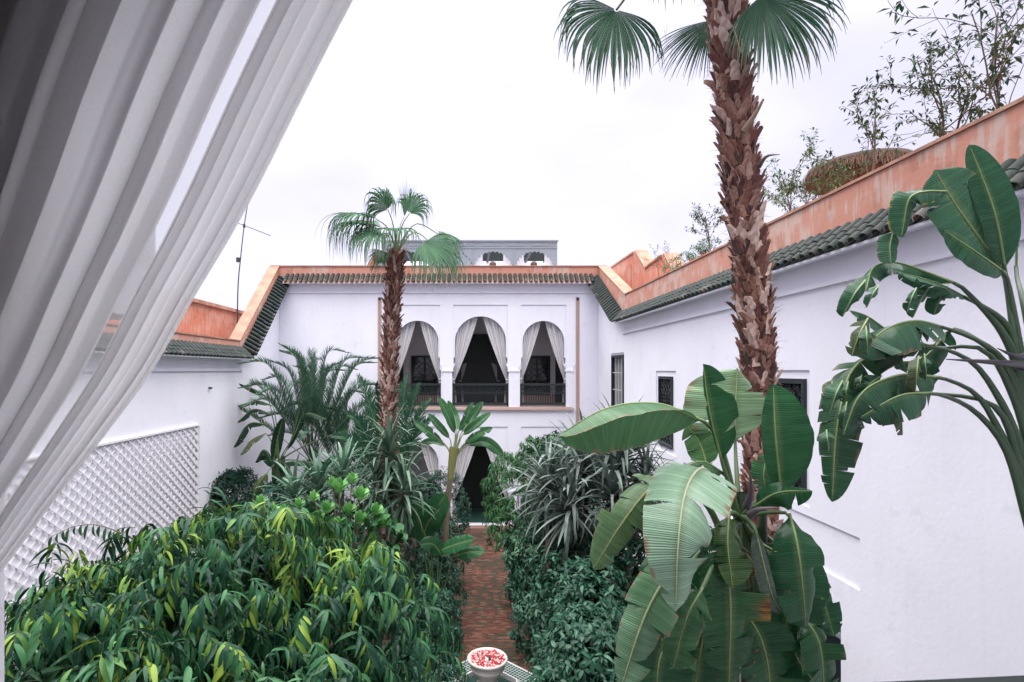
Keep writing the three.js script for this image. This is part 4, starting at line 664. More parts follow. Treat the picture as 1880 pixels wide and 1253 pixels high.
  lf([[1260, 1150, 3.7], [1215, 1200, 3.6], [1205, 1310, 3.6]], [0.35, 0.3], { seed: 100, tears: 6, ...deep }); lf([[1400, 1000, 3.95], [1440, 1030, 3.9], [1440, 1200, 3.95]], [0.3, 0.28], { seed: 101, tears: 6, ...deep }); lf([[1300, 1000, 4.0], [1240, 1060, 3.9], [1180, 1180, 3.85]], [0.3, 0.3], { seed: 102, tears: 3, ...deep });
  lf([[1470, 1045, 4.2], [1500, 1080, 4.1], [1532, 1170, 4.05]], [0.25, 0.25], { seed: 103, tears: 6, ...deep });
  lf([[1385, 968, 3.6], [1420, 1100, 3.62], [1436, 1125, 3.65]], [0.06, 0.12], { seed: 105, tears: 0, c0: [0.14, 0.13, 0.12], c1: [0.2, 0.19, 0.17] });
  for (const [x, y, e, w] of [[1362, 905, 1372, 0.07], [1440, 1000, 1420, 0.055], [1470, 1050, 1440, 0.05], [1400, 880, 1395, 0.06], [1330, 980, 1362, 0.05], [1452, 1130, 1450, 0.045]]) P(p, 'stem', tinted(tube([at(e, 2260, 4.15), at((x + e) / 2 + 6, 1300, 4.1), at(x, y, 4.05)], w, 14, 8, w * 0.5), (i) => { const k = 0.6 + 0.6 * (((i >> 3) * 7919) % 17) / 17; return [0.045 * k, 0.075 * k, 0.045 * k]; }), L.rib);
  for (const [a, m, c] of [[[1372, 930, 3.75], [1380, 900, 3.6], [1376, 862, 3.5]], [[1378, 945, 3.7], [1398, 935, 3.55], [1428, 932, 3.5]]]) P(p, 'flower_spathe', tinted(tube([at(...a), at(...m), at(...c)], 0.03, 8, 7, 0.003), [0.09, 0.07, 0.085]), L.rib);
}

// ---------------------------------------------------------------- tall bird-of-paradise leaning in from the right margin
{
  const D = 3.7, b = at(1960, 2450, D), p = T('bird_of_paradise', 'tall bird-of-paradise with long arching stalks leaning in at the right margin', 'plant', V(b.x, 0, b.z));
  const g = { c0: [0.03, 0.085, 0.05], c1: [0.055, 0.13, 0.075] }, lt = { c0: [0.06, 0.125, 0.085], c1: [0.1, 0.175, 0.115] };
  const lf = (stalk, pts, w, o) => addBlade(p, { mid: pts.map(([x, y, q]) => at(x, y, D + (q ?? 0))), w, stalk: stalk.map(([x, y, q]) => at(x, y, D + (q ?? 0))), sr: 0.037, stalkC: [0.035, 0.065, 0.035], nrm: V(0, 1, 0.4), ...g, ...o });
  lf([[1925, 1100], [1886, 950], [1842, 815], [1784, 751]], [[1712, 722, -0.1], [1650, 728, -0.2], [1578, 768, -0.2]], [0.28, 0.36], { seed: 111, tears: 5, fold: -0.75, curl: -0.4, edge: 0.5 });
  lf([[1922, 1050], [1880, 900], [1832, 785], [1790, 722]], [[1728, 694], [1650, 690, -0.1], [1580, 725, -0.2], [1548, 800, -0.2]], [0.2, 0.2], { seed: 112, tears: 6, fold: -0.8, curl: -0.4, edge: 0.4 });
  lf([[1930, 1000], [1866, 800], [1836, 734], [1786, 666]], [[1718, 637], [1640, 640, 0.1], [1572, 672, 0.1], [1540, 770, 0], [1528, 922, 0]], [0.12, 0.1], { nrm: (t) => V(-0.5 * t, 1 - 0.6 * t, 0.3 + 0.6 * t), seed: 113, tears: 13, fold: -0.35, curl: -0.3, edge: 0.8, c1: [0.07, 0.13, 0.06] });
  lf([[1930, 900], [1856, 682], [1808, 632]], [[1734, 602, 0.1], [1680, 590], [1622, 608, -0.1], [1575, 655, -0.1]], [0.28, 0.25], { seed: 114, tears: 7, fold: -0.45, edge: 0.8, ...lt });
  lf([[1900, 760], [1844, 616], [1786, 547]], [[1760, 523], [1700, 500, 0.1], [1640, 482, 0.1], [1606, 490, 0.1], [1590, 535, 0]], [0.14, 0.16], { seed: 115, tears: 7, fold: -0.6, edge: 0.7 });
  lf([[1920, 980], [1890, 790], [1860, 600]], [[1846, 498, 0], [1826, 390, -0.1], [1780, 266, -0.1]], [0.12, 0.15], { nrm: V(-0.25, 0.2, 1), seed: 116, fold: 0.25, curl: -0.2, ...g, c1: [0.05, 0.13, 0.07], tip: 2.2 });
  lf([[1925, 980], [1905, 700], [1880, 560]], [[1866, 500, 0.2], [1864, 420, 0.2], [1838, 332, 0.25]], [0.12, 0.2], { nrm: V(0.7, 0.1, 0.7), seed: 117, fold: 0.2, c0: [0.025, 0.07, 0.04], c1: [0.04, 0.1, 0.055] });
  lf([[1915, 980], [1880, 760], [1855, 570]], [[1842, 498, 0.05], [1800, 440, -0.05], [1756, 378, -0.1], [1716, 312, -0.1]], [0.2, 0.3], { nrm: V(-0.3, 0.2, 1), seed: 118, tears: 2, fold: 0.1, curl: -0.3, ...lt, edge: 0.5, tip: 3.4 });
  const shred = (pts, w, o = {}) => addBlade(p, { mid: pts.map(([x, y, q]) => at(x, y, D + (q ?? 0))), w: [w, w], nrm: V(0, 0.5, 0.9), fold: -0.2, edge: 0.8, tip: 5, ...g, ...o }, 'leaf_shred');
  shred([[1738, 352, -0.1], [1700, 352, -0.1], [1672, 362, -0.1], [1655, 436, -0.05]], 0.2, { seed: 131, tears: 2, edgeC: [0.4, 0.3, 0.1] }); shred([[1640, 426, 0], [1634, 452, 0], [1636, 484, 0]], 0.34, { seed: 132, ...lt });
  { const q = rng(88); for (const [x, y, n] of [[1600, 520, 3], [1690, 520, 2], [1745, 530, 1], [1590, 590, 3], [1640, 615, 2], [1700, 605, 2], [1545, 690, 3], [1600, 680, 2], [1520, 790, 2], [1560, 745, 2], [1650, 745, 2], [1680, 660, 2]]) for (let i = 0; i < n; i++) { const a = x + 40 * (q() - 0.5), b = y + 24 * (q() - 0.5), dx = -50 + 70 * q(), dy = 24 + 46 * q(), z = 0.4 * (q() - 0.5); shred([[a, b, z], [a + dx * 0.5, b + dy * 0.4, z - 0.05], [a + dx, b + dy, z]], 0.16 + 0.16 * q(), { seed: 140 + x + i, tears: 2, fold: -0.4, nrm: V(q() - 0.5, 0.6, 0.8), ...(q() < 0.4 ? lt : q() < 0.3 ? { c0: [0.1, 0.11, 0.06], c1: [0.16, 0.15, 0.08] } : g) }); } }
  lf([[1910, 900], [1870, 620]], [[1846, 502, -0.05], [1790, 462, -0.15], [1734, 424, -0.15]], [0.2, 0.16], { nrm: V(-0.2, 0.5, 0.9), seed: 119, fold: -0.1 });
  lf([[1930, 1000], [1880, 760], [1838, 660], [1790, 622]], [[1745, 605, 0.3], [1690, 660, 0.3], [1640, 665, 0.35]], [0.3, 0.3], { seed: 120, tears: 4, fold: -0.6 });
  lf([[1925, 1050], [1872, 850], [1820, 742]], [[1690, 722, 0.2], [1600, 705, 0.2], [1545, 735, 0.2], [1500, 810, 0.2]], [0.16, 0.16], { nrm: (t) => V(-0.3 * t, 1, 0.4), seed: 121, tears: 9, fold: -0.3, edge: 0.9, c0: [0.07, 0.12, 0.06], c1: [0.13, 0.16, 0.075] });
  lf([[1920, 960], [1862, 730], [1800, 640]], [[1720, 640, 0.15], [1650, 620, 0.15], [1590, 580, 0.1], [1560, 570, 0.1]], [0.2, 0.22], { nrm: V(-0.1, 0.8, 0.7), seed: 122, tears: 5, fold: -0.2, ...lt, edge: 0.8 });
  lf([[1900, 760], [1850, 600], [1800, 560]], [[1775, 548, 0.1], [1720, 520, 0], [1650, 500, 0]], [0.14, 0.2], { seed: 123, tears: 5, fold: -0.5, ...lt });
  for (const [x, y, e] of [[1890, 960, 1950], [1915, 1000, 1965], [1905, 900, 1975]]) P(p, 'stem', tinted(tube([at(e, 2440, D), at(x + 40, 1400, D), at(x + 15, y + 180, D)], 0.075, 12, 9, 0.012), [0.04, 0.05, 0.034]), L.rib);
  for (const [a, m, c] of [[[1885, 672, 0], [1830, 666, -0.2], [1738, 660, -0.3]], [[1910, 640, -0.1], [1870, 655, -0.2], [1832, 640, -0.25]]]) P(p, 'flower_spathe', tinted(tube([at(a[0], a[1], D + a[2]), at(m[0], m[1], D + m[2]), at(c[0], c[1], D + c[2])], 0.034, 10, 8, 0.003), [0.02, 0.016, 0.022]), L.rib);
}

// ---------------------------------------------------------------- yuccas
function yuccaHead(list, c, n, len, seed, cols, o = {}) {
  const r = rng(seed), lo = o.lo ?? -0.9, hi = o.hi ?? 1.45;
  for (let i = 0; i < n; i++) {
    const t = (i + 0.5) / n, el = lerp(lo, hi, Math.pow(t, o.pow ?? 0.75)) + (r() - 0.5) * 0.25, a = i * 2.39996 + r() * 0.6, y = V(Math.cos(a) * Math.cos(el), Math.sin(el), Math.sin(a) * Math.cos(el)), z = V(0, -1, 0).addScaledVector(y, y.y); if (z.lengthSq() < 1e-4) z.set(1, 0, 0); z.normalize();
    const x = y.clone().cross(z), m = new THREE.Matrix4().makeBasis(x, y, z), s = len * (0.75 + 0.45 * r()) * (t < 0.25 ? 0.9 : 1), w = o.wide ?? 1; m.scale(V(s * w, s, s)); m.setPosition(c.clone().addScaledVector(y, 0.04).add(V(0, (t - 0.6) * (o.neck ?? 0.35), 0)));
    list.push({ m, s, g: Math.floor(r() * (o.stiff ? 2 : 5)), c: cols[Math.floor(r() * cols.length)], deep: z.z > 0.7 });
  }
}
function yucca(name, label, group, heads, len, cols, seed, o = {}) {
  const b = at(...heads[0]), p = T(name, label, 'plant', V(b.x, 0, b.z), group), list = [];
  heads.forEach((h, i) => { const c = at(h[0], h[1], h[2]); yuccaHead(list, c, h[3], len * (h[4] ?? 1), seed + i, cols, o); P(p, 'stem', tinted(tube([V(b.x + (i - heads.length / 2) * 0.15, 0, b.z), V(lerp(b.x, c.x, 0.6), c.y * 0.5, lerp(b.z, c.z, 0.6)), c], 0.08, 10, 8, 0.05), [0.09, 0.07, 0.055]), L.bark); });
  leaves(p, list, leafGeo.sword, 300);
}
const ysilver = [[0.24, 0.2, 0.21], [0.17, 0.15, 0.16], [0.32, 0.26, 0.28], [0.1, 0.1, 0.1]], ygreen = [[0.1, 0.13, 0.1], [0.15, 0.17, 0.14], [0.06, 0.085, 0.07], [0.22, 0.22, 0.19]];
yucca('yucca', 'broad silvery yucca with many sword leaves beneath the big horizontal banana leaf', null, [[1075, 868, 11.4, 130], [1140, 842, 10.9, 120], [1186, 892, 10.6, 70, 0.8]], 1.1, ysilver, 201, { lo: -0.5 });
yucca('yucca', 'silvery yucca with drooping bent leaves hanging over the hedge right of the path', null, [[1005, 900, 11.8, 120], [1048, 930, 11.0, 110, 0.95], [1125, 915, 10.6, 100, 0.95]], 1.1, ysilver, 231, { lo: -0.9 });
yucca('yucca', 'green yucca with a long skirt of hanging leaves at the foot of the slender palm', null, [[715, 842, 13.4, 130, 1.1], [742, 905, 13.0, 70], [690, 900, 13.2, 60]], 0.98, ygreen, 251, { lo: -1.35, pow: 1.0, neck: 0.7 });
yucca('yucca', 'stiff pale-edged yucca behind the bright green rosettes', null, [[585, 905, 14, 55], [630, 880, 14.3, 40], [540, 915, 14, 30]], 1.05, [[0.16, 0.2, 0.16], [0.22, 0.25, 0.2], [0.08, 0.13, 0.1]], 271, { lo: -0.1, stiff: true, wide: 1.2 });

// ---------------------------------------------------------------- leafy bushes
const B3 = (x, y, d, a, b, c) => ({ c: at(x, y, d), r: [a, b, c] });
function shrub(name, label, group, o) { const e = o.rounds[0].c, p = T(name, label, 'shrub', V(e.x, 0, e.z), group); bush(p, { base: V(e.x, 0, e.z), ...o }); return p; }
{
  const c = V(-2.75, 3.1, -6.2), p = T('weeping_fig', 'huge weeping fig shrub with drooping yellow-tipped leaves filling the lower left', 'shrub', V(c.x, 0, c.z));
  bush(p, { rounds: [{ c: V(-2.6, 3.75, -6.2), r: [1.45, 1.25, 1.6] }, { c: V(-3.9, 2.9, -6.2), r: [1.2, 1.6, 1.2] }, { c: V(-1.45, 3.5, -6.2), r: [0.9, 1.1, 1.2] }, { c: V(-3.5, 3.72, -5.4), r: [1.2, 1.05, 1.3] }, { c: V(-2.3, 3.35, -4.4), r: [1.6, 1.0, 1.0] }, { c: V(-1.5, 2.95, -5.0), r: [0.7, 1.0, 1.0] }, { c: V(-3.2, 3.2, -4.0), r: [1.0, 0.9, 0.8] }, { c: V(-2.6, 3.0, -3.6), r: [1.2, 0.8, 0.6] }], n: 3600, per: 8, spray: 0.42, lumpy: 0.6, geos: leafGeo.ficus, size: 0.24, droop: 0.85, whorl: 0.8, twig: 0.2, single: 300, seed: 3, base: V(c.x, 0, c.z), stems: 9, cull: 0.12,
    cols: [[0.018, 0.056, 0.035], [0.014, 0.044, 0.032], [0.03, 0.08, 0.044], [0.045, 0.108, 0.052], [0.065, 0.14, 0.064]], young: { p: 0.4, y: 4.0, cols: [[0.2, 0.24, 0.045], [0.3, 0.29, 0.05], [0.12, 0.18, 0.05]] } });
  const r = rng(77), sp = [at(225, 980, 6), at(180, 965, 5.9), at(140, 966, 5.85), at(95, 985, 5.8)]; P(p, 'spray_twig', tube(sp, 0.008, 12, 5, 0.003), L.stem);
  for (let i = 0; i < 13; i++) { const q = new THREE.CatmullRomCurve3(sp).getPointAt(i / 12); Q(p, 'leaf', leafGeo.ficus[i % 3], leafShade([[0.035, 0.085, 0.05], [0.055, 0.12, 0.055]][i % 2]), orient(q, V(-0.45 + 0.3 * r(), -1, 0.3 * r()), CAM, 0.2)); }
}
{
  const p = T('fiddle_leaf_fig', 'bright green fiddle-leaf fig with upright cabbage-like rosettes above the weeping fig', 'shrub', V(-2.4, 0, -10.4)), r = rng(8), list = [];
  for (const [x, y, s, d] of [[622, 908, 1.25, 0], [662, 922, 1.2, 0], [690, 950, 1, 0], [702, 972, 0.9, 0], [600, 946, 1.05, 0], [640, 950, 1.1, 0], [575, 925, 0.8, 0.2], [548, 938, 0.85, 0.2], [610, 900, 0.9, 0.6], [646, 892, 0.9, 0.6], [660, 965, 1, -0.2], [620, 975, 0.9, -0.3], [585, 960, 0.8, 0], [478, 935, 0.9, -0.6], [500, 948, 0.8, -0.8], [520, 950, 0.8, -0.4], [680, 985, 0.8, 0], [640, 1000, 0.9, 0.2]]) {
    const c = at(x, y - 12, 10.4 + d);
    for (let k = 0; k < 12; k++) { const a = k * 2.4, t = k / 12, el = 1.35 - 1.0 * t, dir = V(Math.cos(a) * Math.cos(el), Math.sin(el), Math.sin(a) * Math.cos(el)), sz = 0.225 * s * (0.65 + 0.5 * t); list.push({ m: orient(c.clone().addScaledVector(dir, 0.02).add(V(0, -0.12 * t, 0)), dir, V(-dir.x, 0.9, -dir.z), sz), s: sz, g: k % 3, c: [[0.17, 0.3, 0.1], [0.22, 0.36, 0.12], [0.12, 0.24, 0.08], [0.28, 0.4, 0.15]][Math.floor(r() * 4)] }); }
    P(p, 'stem', tube([V(-2.4, 0, -10.4), c.clone().lerp(V(-2.4, 2, -10.4), 0.4), c], 0.03, 8, 5, 0.012), L.stem);
  }
  leaves(p, list, leafGeo.round, 220);
  bush(p, { rounds: [B3(640, 1010, 10.6, 0.95, 0.8, 0.8), B3(540, 1000, 10.4, 0.8, 0.6, 0.7)], n: 150, per: 7, geos: leafGeo.round, size: 0.2, cols: [[0.03, 0.085, 0.04], [0.045, 0.11, 0.05], [0.06, 0.14, 0.055]], seed: 41, droop: 0.1 });
}
const hedgeC = [[0.016, 0.05, 0.037], [0.023, 0.066, 0.046], [0.012, 0.04, 0.032], [0.038, 0.088, 0.058]], orangeC = [[0.024, 0.064, 0.046], [0.038, 0.088, 0.06], [0.016, 0.046, 0.036], [0.08, 0.13, 0.1]];
const HG = 'clipped shrubs along the left edge of the path', RG = 'glossy citrus shrubs along the right edge of the path';
for (const [lab, x, z, h, w, n, s] of [
  ['dark clipped shrub on the left of the path, opposite the fountain bowl', -1.0, -10.6, 1.35, 0.85, 300, 1], ['dark clipped shrub left of the path, second up from the fountain', -0.95, -12.3, 1.6, 0.85, 320, 2],
  ['dark clipped shrub left of the path, below the low broad leaves', -0.85, -14.2, 1.9, 0.75, 300, 3], ['dark shrub around the foot of the small bird-of-paradise tree', -1.05, -16.6, 2.2, 1.0, 340, 4], ['dark shrub left of the path in front of the lower arches', -0.95, -19.5, 3.0, 1.1, 320, 5]])
  shrub('clipped_shrub', lab, HG, { rounds: [{ c: V(x, h * 0.52, z), r: [w, h * 0.52, 0.95] }], n: n * 2.4, per: 9, geos: leafGeo.laurel, size: 0.095, cols: hedgeC, seed: 300 + s, droop: 0.15, twig: 0.1 });
for (const [lab, x, z, h, w, n, s, sz, lo] of [
  ['glossy citrus shrub in the bottom centre, right of the fountain bowl', 1.95, -8.4, 2.9, 0.95, 560, 1, 0.105, 1], ['glossy citrus shrub right of the path, beside the drooping torn banana leaf', 2.15, -10.2, 3.1, 1.15, 600, 2, 0.1, 1],
  ['glossy citrus shrub right of the path, with pale leaf tips below the yuccas', 2.0, -12.6, 3.15, 1.15, 600, 3, 0.1, 0], ['glossy citrus shrub right of the path, near the far steps', 1.85, -15.2, 2.6, 0.9, 420, 4, 0.095, 0], ['glossy citrus shrub hard against the right-hand wall', 4.2, -11.2, 3.2, 1.0, 380, 5, 0.1, 0]])
  shrub('citrus_shrub', lab, RG, { rounds: [{ c: V(x, h * 0.6, z), r: [w, h * 0.44, 1.1] }, { c: V(x, h * 0.28, z + 0.2), r: [w * 0.95, h * 0.34, 1.05] }], n: n * 2.4, per: 9, geos: leafGeo.laurel, size: sz * 1.4, cols: orangeC, seed: 330 + s, droop: 0.35, twig: 0.14, young: lo ? null : { p: 0.45, cols: [[0.13, 0.19, 0.13], [0.17, 0.23, 0.16]] } });
shrub('willow_leaf_shrub', 'light green willow-leaved shrub at the right of the lower middle arch', null, { rounds: [B3(938, 912, 15.6, 0.9, 1.25, 0.9), B3(985, 850, 15.9, 0.7, 0.8, 0.8), B3(925, 965, 15.2, 0.5, 0.8, 0.6), B3(1040, 830, 15.9, 0.8, 0.7, 0.8)], n: 900, per: 10, geos: leafGeo.willow, size: 0.18, cols: [[0.08, 0.15, 0.07], [0.11, 0.19, 0.085], [0.06, 0.12, 0.06], [0.15, 0.22, 0.11]], seed: 361, droop: 0.9, whorl: 0.7 });
shrub('ivy_bush', 'dark rounded ivy bush against the left wall beside the lattice', null, { rounds: [B3(428, 908, 17.0, 0.75, 0.85, 0.6), B3(440, 990, 16.8, 0.9, 1.0, 0.7)], n: 1500, per: 9, geos: leafGeo.tiny, size: 0.12, cols: [[0.012, 0.04, 0.03], [0.018, 0.05, 0.035], [0.01, 0.03, 0.024]], seed: 371, droop: 0.3 });
shrub('broadleaf_shrub', 'dark broad-leaved shrub filling the gap behind the stiff yucca', null, { rounds: [B3(640, 900, 16.5, 1.6, 1.1, 0.9), B3(520, 940, 16.0, 1.1, 0.9, 0.8), B3(760, 935, 16.8, 0.9, 1.0, 0.8)], n: 900, per: 8, geos: leafGeo.laurel, size: 0.17, cols: hedgeC, seed: 381 });
shrub('laurel_shrub', 'dark laurel shrub behind the silvery yuccas by the right-hand wall', null, { rounds: [B3(1100, 930, 13, 1.5, 1.2, 1.0), B3(1060, 850, 14.5, 1.4, 0.9, 0.9), B3(1200, 990, 11, 1.0, 1.1, 0.8), B3(1030, 960, 12.6, 1.0, 1.1, 0.8), B3(1130, 1060, 11.2, 1.3, 1.2, 0.8)], n: 1500, per: 8, geos: leafGeo.laurel, size: 0.14, cols: hedgeC, seed: 391 });
shrub('fern_shrub', 'low dark spiky undergrowth plant at the left foot of the path', null, { rounds: [{ c: V(-1.0, 0.7, -9.4), r: [0.8, 0.7, 0.8] }, { c: V(-1.9, 1.1, -9.0), r: [0.9, 0.9, 0.9] }], n: 420, per: 9, geos: leafGeo.willow, size: 0.2, cols: hedgeC, seed: 401, droop: 0.5 });

// ---------------------------------------------------------------- plants on the roofs
function sapling(name, label, group, base, h, o) {
  const p = T(name, label, o.cat ?? 'small tree', base, group), r = rng(o.seed), br = [], list = [];
  const grow = (a, dir, len, rad, lev) => {
    const n = 4, pts = [a]; let d = dir.clone(), q = a.clone(); for (let i = 0; i < n; i++) { d.add(randDir(r).multiplyScalar(0.22)).add(V(0, o.up ?? 0.05, 0)).normalize(); q = q.clone().addScaledVector(d, len / n); pts.push(q); }
    br.push(tube(pts, rad, 6, 5, rad * 0.55));
    const lf = (w, pr) => { if (r() < pr) for (let k = 0; k < (o.clump ?? 3); k++) { const e = randDir(r).add(V(0, -0.1, 0)).addScaledVector(d, 0.5); const s = o.leaf * (0.6 + 0.7 * r()); list.push({ m: orient(w.clone().addScaledVector(e, 0.02), e, UP, s), s, g: Math.floor(r() * 2), c: o.cols[Math.floor(r() * o.cols.length)] }); } };
    if (lev >= (o.from ?? 1)) for (let i = 1; i < pts.length; i++) for (let k = 0; k < 3; k++) lf(pts[i - 1].clone().lerp(pts[i], r()), o.dense);
    if (lev < o.levels) { const m = lev === 0 ? o.first ?? 5 : 3; for (let i = 0; i < m; i++) { const t = lev === 0 ? lerp(o.low ?? 0.3, 1, (i + r() * 0.5) / m) : lerp(0.35, 1, (i + 0.5) / m), k = Math.min(n - 1, Math.floor(t * n)), s = pts[k].clone().lerp(pts[k + 1], t * n - k), nd = d.clone().lerp(dir, 0.5).add(randDir(r).multiplyScalar(o.spread ?? 0.9)).normalize(); if (nd.y < -0.1) nd.y *= -1; grow(s, nd, len * (lev === 0 ? o.side ?? 0.5 : 0.55), rad * 0.5, lev + 1); } }
    else lf(q, 1);
  };
  for (let i = 0; i < (o.trunks ?? 1); i++) grow(base.clone().add(V((r() - 0.5) * 0.08, 0, (r() - 0.5) * 0.08)), V((r() - 0.5) * (o.open ?? 0.3), 1, (r() - 0.5) * 0.3).normalize(), h * (0.75 + 0.3 * r()), o.rad, 0);
  P(p, 'branches', merge(br), L.stem); leaves(p, list, leafGeo.tiny, 0); return p;
}
const roofC = [[0.05, 0.09, 0.05], [0.08, 0.12, 0.06], [0.035, 0.07, 0.045]], roofL = [[0.09, 0.14, 0.05], [0.06, 0.1, 0.04], [0.13, 0.17, 0.06]];
const roofAt = (px, d, y = 9.13) => V((px - VX) * d / F, y, -d);
sapling('roof_shrub', 'sparse roof shrub leaning from the parapet just left of the thatched parasol', null, roofAt(1458, 10.6), 1.55, { seed: 501, rad: 0.014, levels: 2, leaf: 0.085, cols: roofL, dense: 0.55, trunks: 4, open: 0.9, first: 4 });
sapling('roof_sapling', 'open-branched sapling on the roof in front of the thatched parasol', null, roofAt(1582, 9.0), 1.75, { seed: 502, rad: 0.02, levels: 2, leaf: 0.1, cols: roofC, dense: 0.3, low: 0.25, first: 7, open: 0.1, side: 0.5 });
sapling('roof_shrub', 'dense dark roof shrub on the parapet with a bare twisted top', null, roofAt(1745, 7.4), 1.65, { seed: 503, rad: 0.02, levels: 2, leaf: 0.075, cols: roofC, dense: 0.62, low: 0.12, first: 9, trunks: 2, side: 0.42, clump: 3 });
sapling('roof_sapling', 'thin tall bare-stemmed sapling on the roof at the upper right', null, roofAt(1816, 7.2), 2.3, { seed: 504, rad: 0.015, levels: 2, leaf: 0.09, cols: roofC, dense: 0.14, low: 0.5, first: 5, side: 0.35, open: 0.05 });
sapling('roof_shrub', 'long-leaved dark roof bush at the upper right margin', null, roofAt(1880, 6.9), 2.1, { seed: 505, rad: 0.014, levels: 2, leaf: 0.12, cols: roofC, dense: 0.32, low: 0.3, first: 6, trunks: 2, clump: 2 });
sapling('roof_sapling', 'wispy sapling in the last clay pot beside the tall palm trunk', null, roofAt(1304, 13.6, 9.5), 1.15, { seed: 506, rad: 0.012, levels: 2, leaf: 0.07, cols: roofC, dense: 0.5, trunks: 2, first: 5, open: 0.4 });
sapling('roof_sapling', 'faint spindly sapling behind the clay pots near the zigzag wall', null, roofAt(1240, 17.2, 9.3), 1.3, { seed: 507, rad: 0.01, levels: 2, leaf: 0.06, cols: roofC, dense: 0.25, trunks: 2, open: 1.2, first: 4 });
{
  const clayPot = std(rgb(0.4, 0.16, 0.1), { roughness: 0.85 }), where = ['nearest the zigzag wall', 'second from the zigzag wall', 'third from the zigzag wall', 'behind the tall palm trunk'];
  [[1238, 16.6], [1258, 15.8], [1280, 14.8], [1302, 14.0]].forEach(([x, d], i) => {
    const b = roofAt(x, d, 9.24), p = T('potted_plant', `clay pot with small bushy green herb on the roof ledge, ${where[i]}`, 'potted plant', b, 'clay pots on the roof ledge');
    P(p, 'pot', new THREE.LatheGeometry([[0.001, 0], [0.13, 0], [0.19, 0.3], [0.2, 0.3], [0.21, 0.36], [0.18, 0.36], [0.16, 0.3], [0.001, 0.3]].map(([a, c]) => new THREE.Vector2(a, c)), 18).translate(b.x, b.y, b.z), clayPot);
    bush(p, { rounds: [{ c: b.clone().add(V(0, 0.52, 0)), r: [0.34, 0.26, 0.34] }], n: 70, per: 7, geos: leafGeo.tiny, size: 0.075, cols: [[0.07, 0.13, 0.06], [0.1, 0.17, 0.07], [0.05, 0.1, 0.05]], seed: 520 + i, droop: 0.1, twig: 0.06 });
  });
}
// ---------------------------------------------------------------- lattice on the left wall
{
  const d0 = 6.5, d1 = 15.74, y0 = 0.6, y1 = 4.99, p = T('wall_lattice', 'white diagonal wooden lattice panel fixed to the left wall', 'lattice', V(XL, y0, -11));
  const slat = (x0, x1, s) => {                                          // s = +1 or -1: which way the slats lean
    const st = 0.295, k = 0.83, n = Math.ceil((d1 - d0 + (y1 - y0) / k) / st);
    for (let i = 0; i < n; i++) {
      // y = y1 - k * s * (d - c), clipped to the panel
      const c = s > 0 ? d0 - (y1 - y0) / k + (i + 0.5) * st : d0 + (i + 0.5) * st;
      let a = s > 0 ? c : c - (y1 - y0) / k, b = s > 0 ? c + (y1 - y0) / k : c; a = Math.max(a, d0); b = Math.min(b, d1); if (b - a < 0.1) continue;
      const Y = (d) => y1 - k * s * (d - c), w = 0.04 * Math.hypot(1, k), yA = Y(a), yB = Y(b);
      P(p, 'slat', slabDY([[a, yA - w], [b, yB - w], [b, yB + w], [a, yA + w]].map(([d, y]) => [d, clamp(y, y0 + 0.02, y1 - 0.02)]), [], x0, x1), M.whitewood);
    }
  };
  slat(XL + 0.012, XL + 0.03, -1); slat(XL + 0.032, XL + 0.054, 1);
  P(p, 'frame', box(XL + 0.001, XL + 0.07, y1, y1 + 0.05, -d1 - 0.05, -d0), M.whitewood); P(p, 'frame', box(XL + 0.001, XL + 0.1, y0, y1 - 0.002, -d1 - 0.05, -d1), M.whitewood);
}

// ---------------------------------------------------------------- brick path
{
  const path = structure('path', metres(box(-0.42, 1.42, 0.001, 0.03, -22.15, -3)), std(rgb(0.12, 0.075, 0.05), { roughness: 1 }));
  const r = rng(4), geos = [0, 1].map((k) => new THREE.BoxGeometry(0.148, 0.03, 0.058 + k * 0.004)), cols = [[0.11, 0.038, 0.025], [0.14, 0.054, 0.034], [0.085, 0.033, 0.024], [0.06, 0.045, 0.027], [0.17, 0.085, 0.053], [0.042, 0.038, 0.025]], mats = cols.map((c) => std(rgb(...c), { roughness: 0.95 })), list = [];
  for (let j = 0; j < 290; j++) for (let i = 0; i < 12; i++) {
    const z = -3.1 - j * 0.0655, x = -0.38 + (i + (j % 2) * 0.5) * 0.153; if (x > 1.38) continue;
    const m = new THREE.Matrix4().makeRotationY((r() - 0.5) * 0.08).multiply(new THREE.Matrix4().makeRotationX((r() - 0.5) * 0.06)); m.setPosition(x + 0.07, 0.026 + r() * 0.008, z);
    const moss = noise(x * 1.5 + 5, z * 0.7 + 60, 1e4, 1e4, 5), c = moss > 0.62 && r() < 0.6 ? 3 + 2 * Math.floor(r() * 2) : Math.floor(r() * 5); list.push({ m, g: j % 2, c, k: -Math.abs(z + 13.6) });
  }
  list.sort((a, b) => b.k - a.k); list.slice(0, 300).forEach((l) => Q(path, 'brick', geos[l.g], mats[l.c], l.m)); const rest = list.slice(300);
  geos.forEach((g, i) => I(path, 'bricks', g, std(rgb(1, 1, 1), { roughness: 0.95 }), rest.filter((l) => l.g === i).map((l) => l.m), rest.filter((l) => l.g === i).map((l) => rgb(...cols[l.c]))));
}
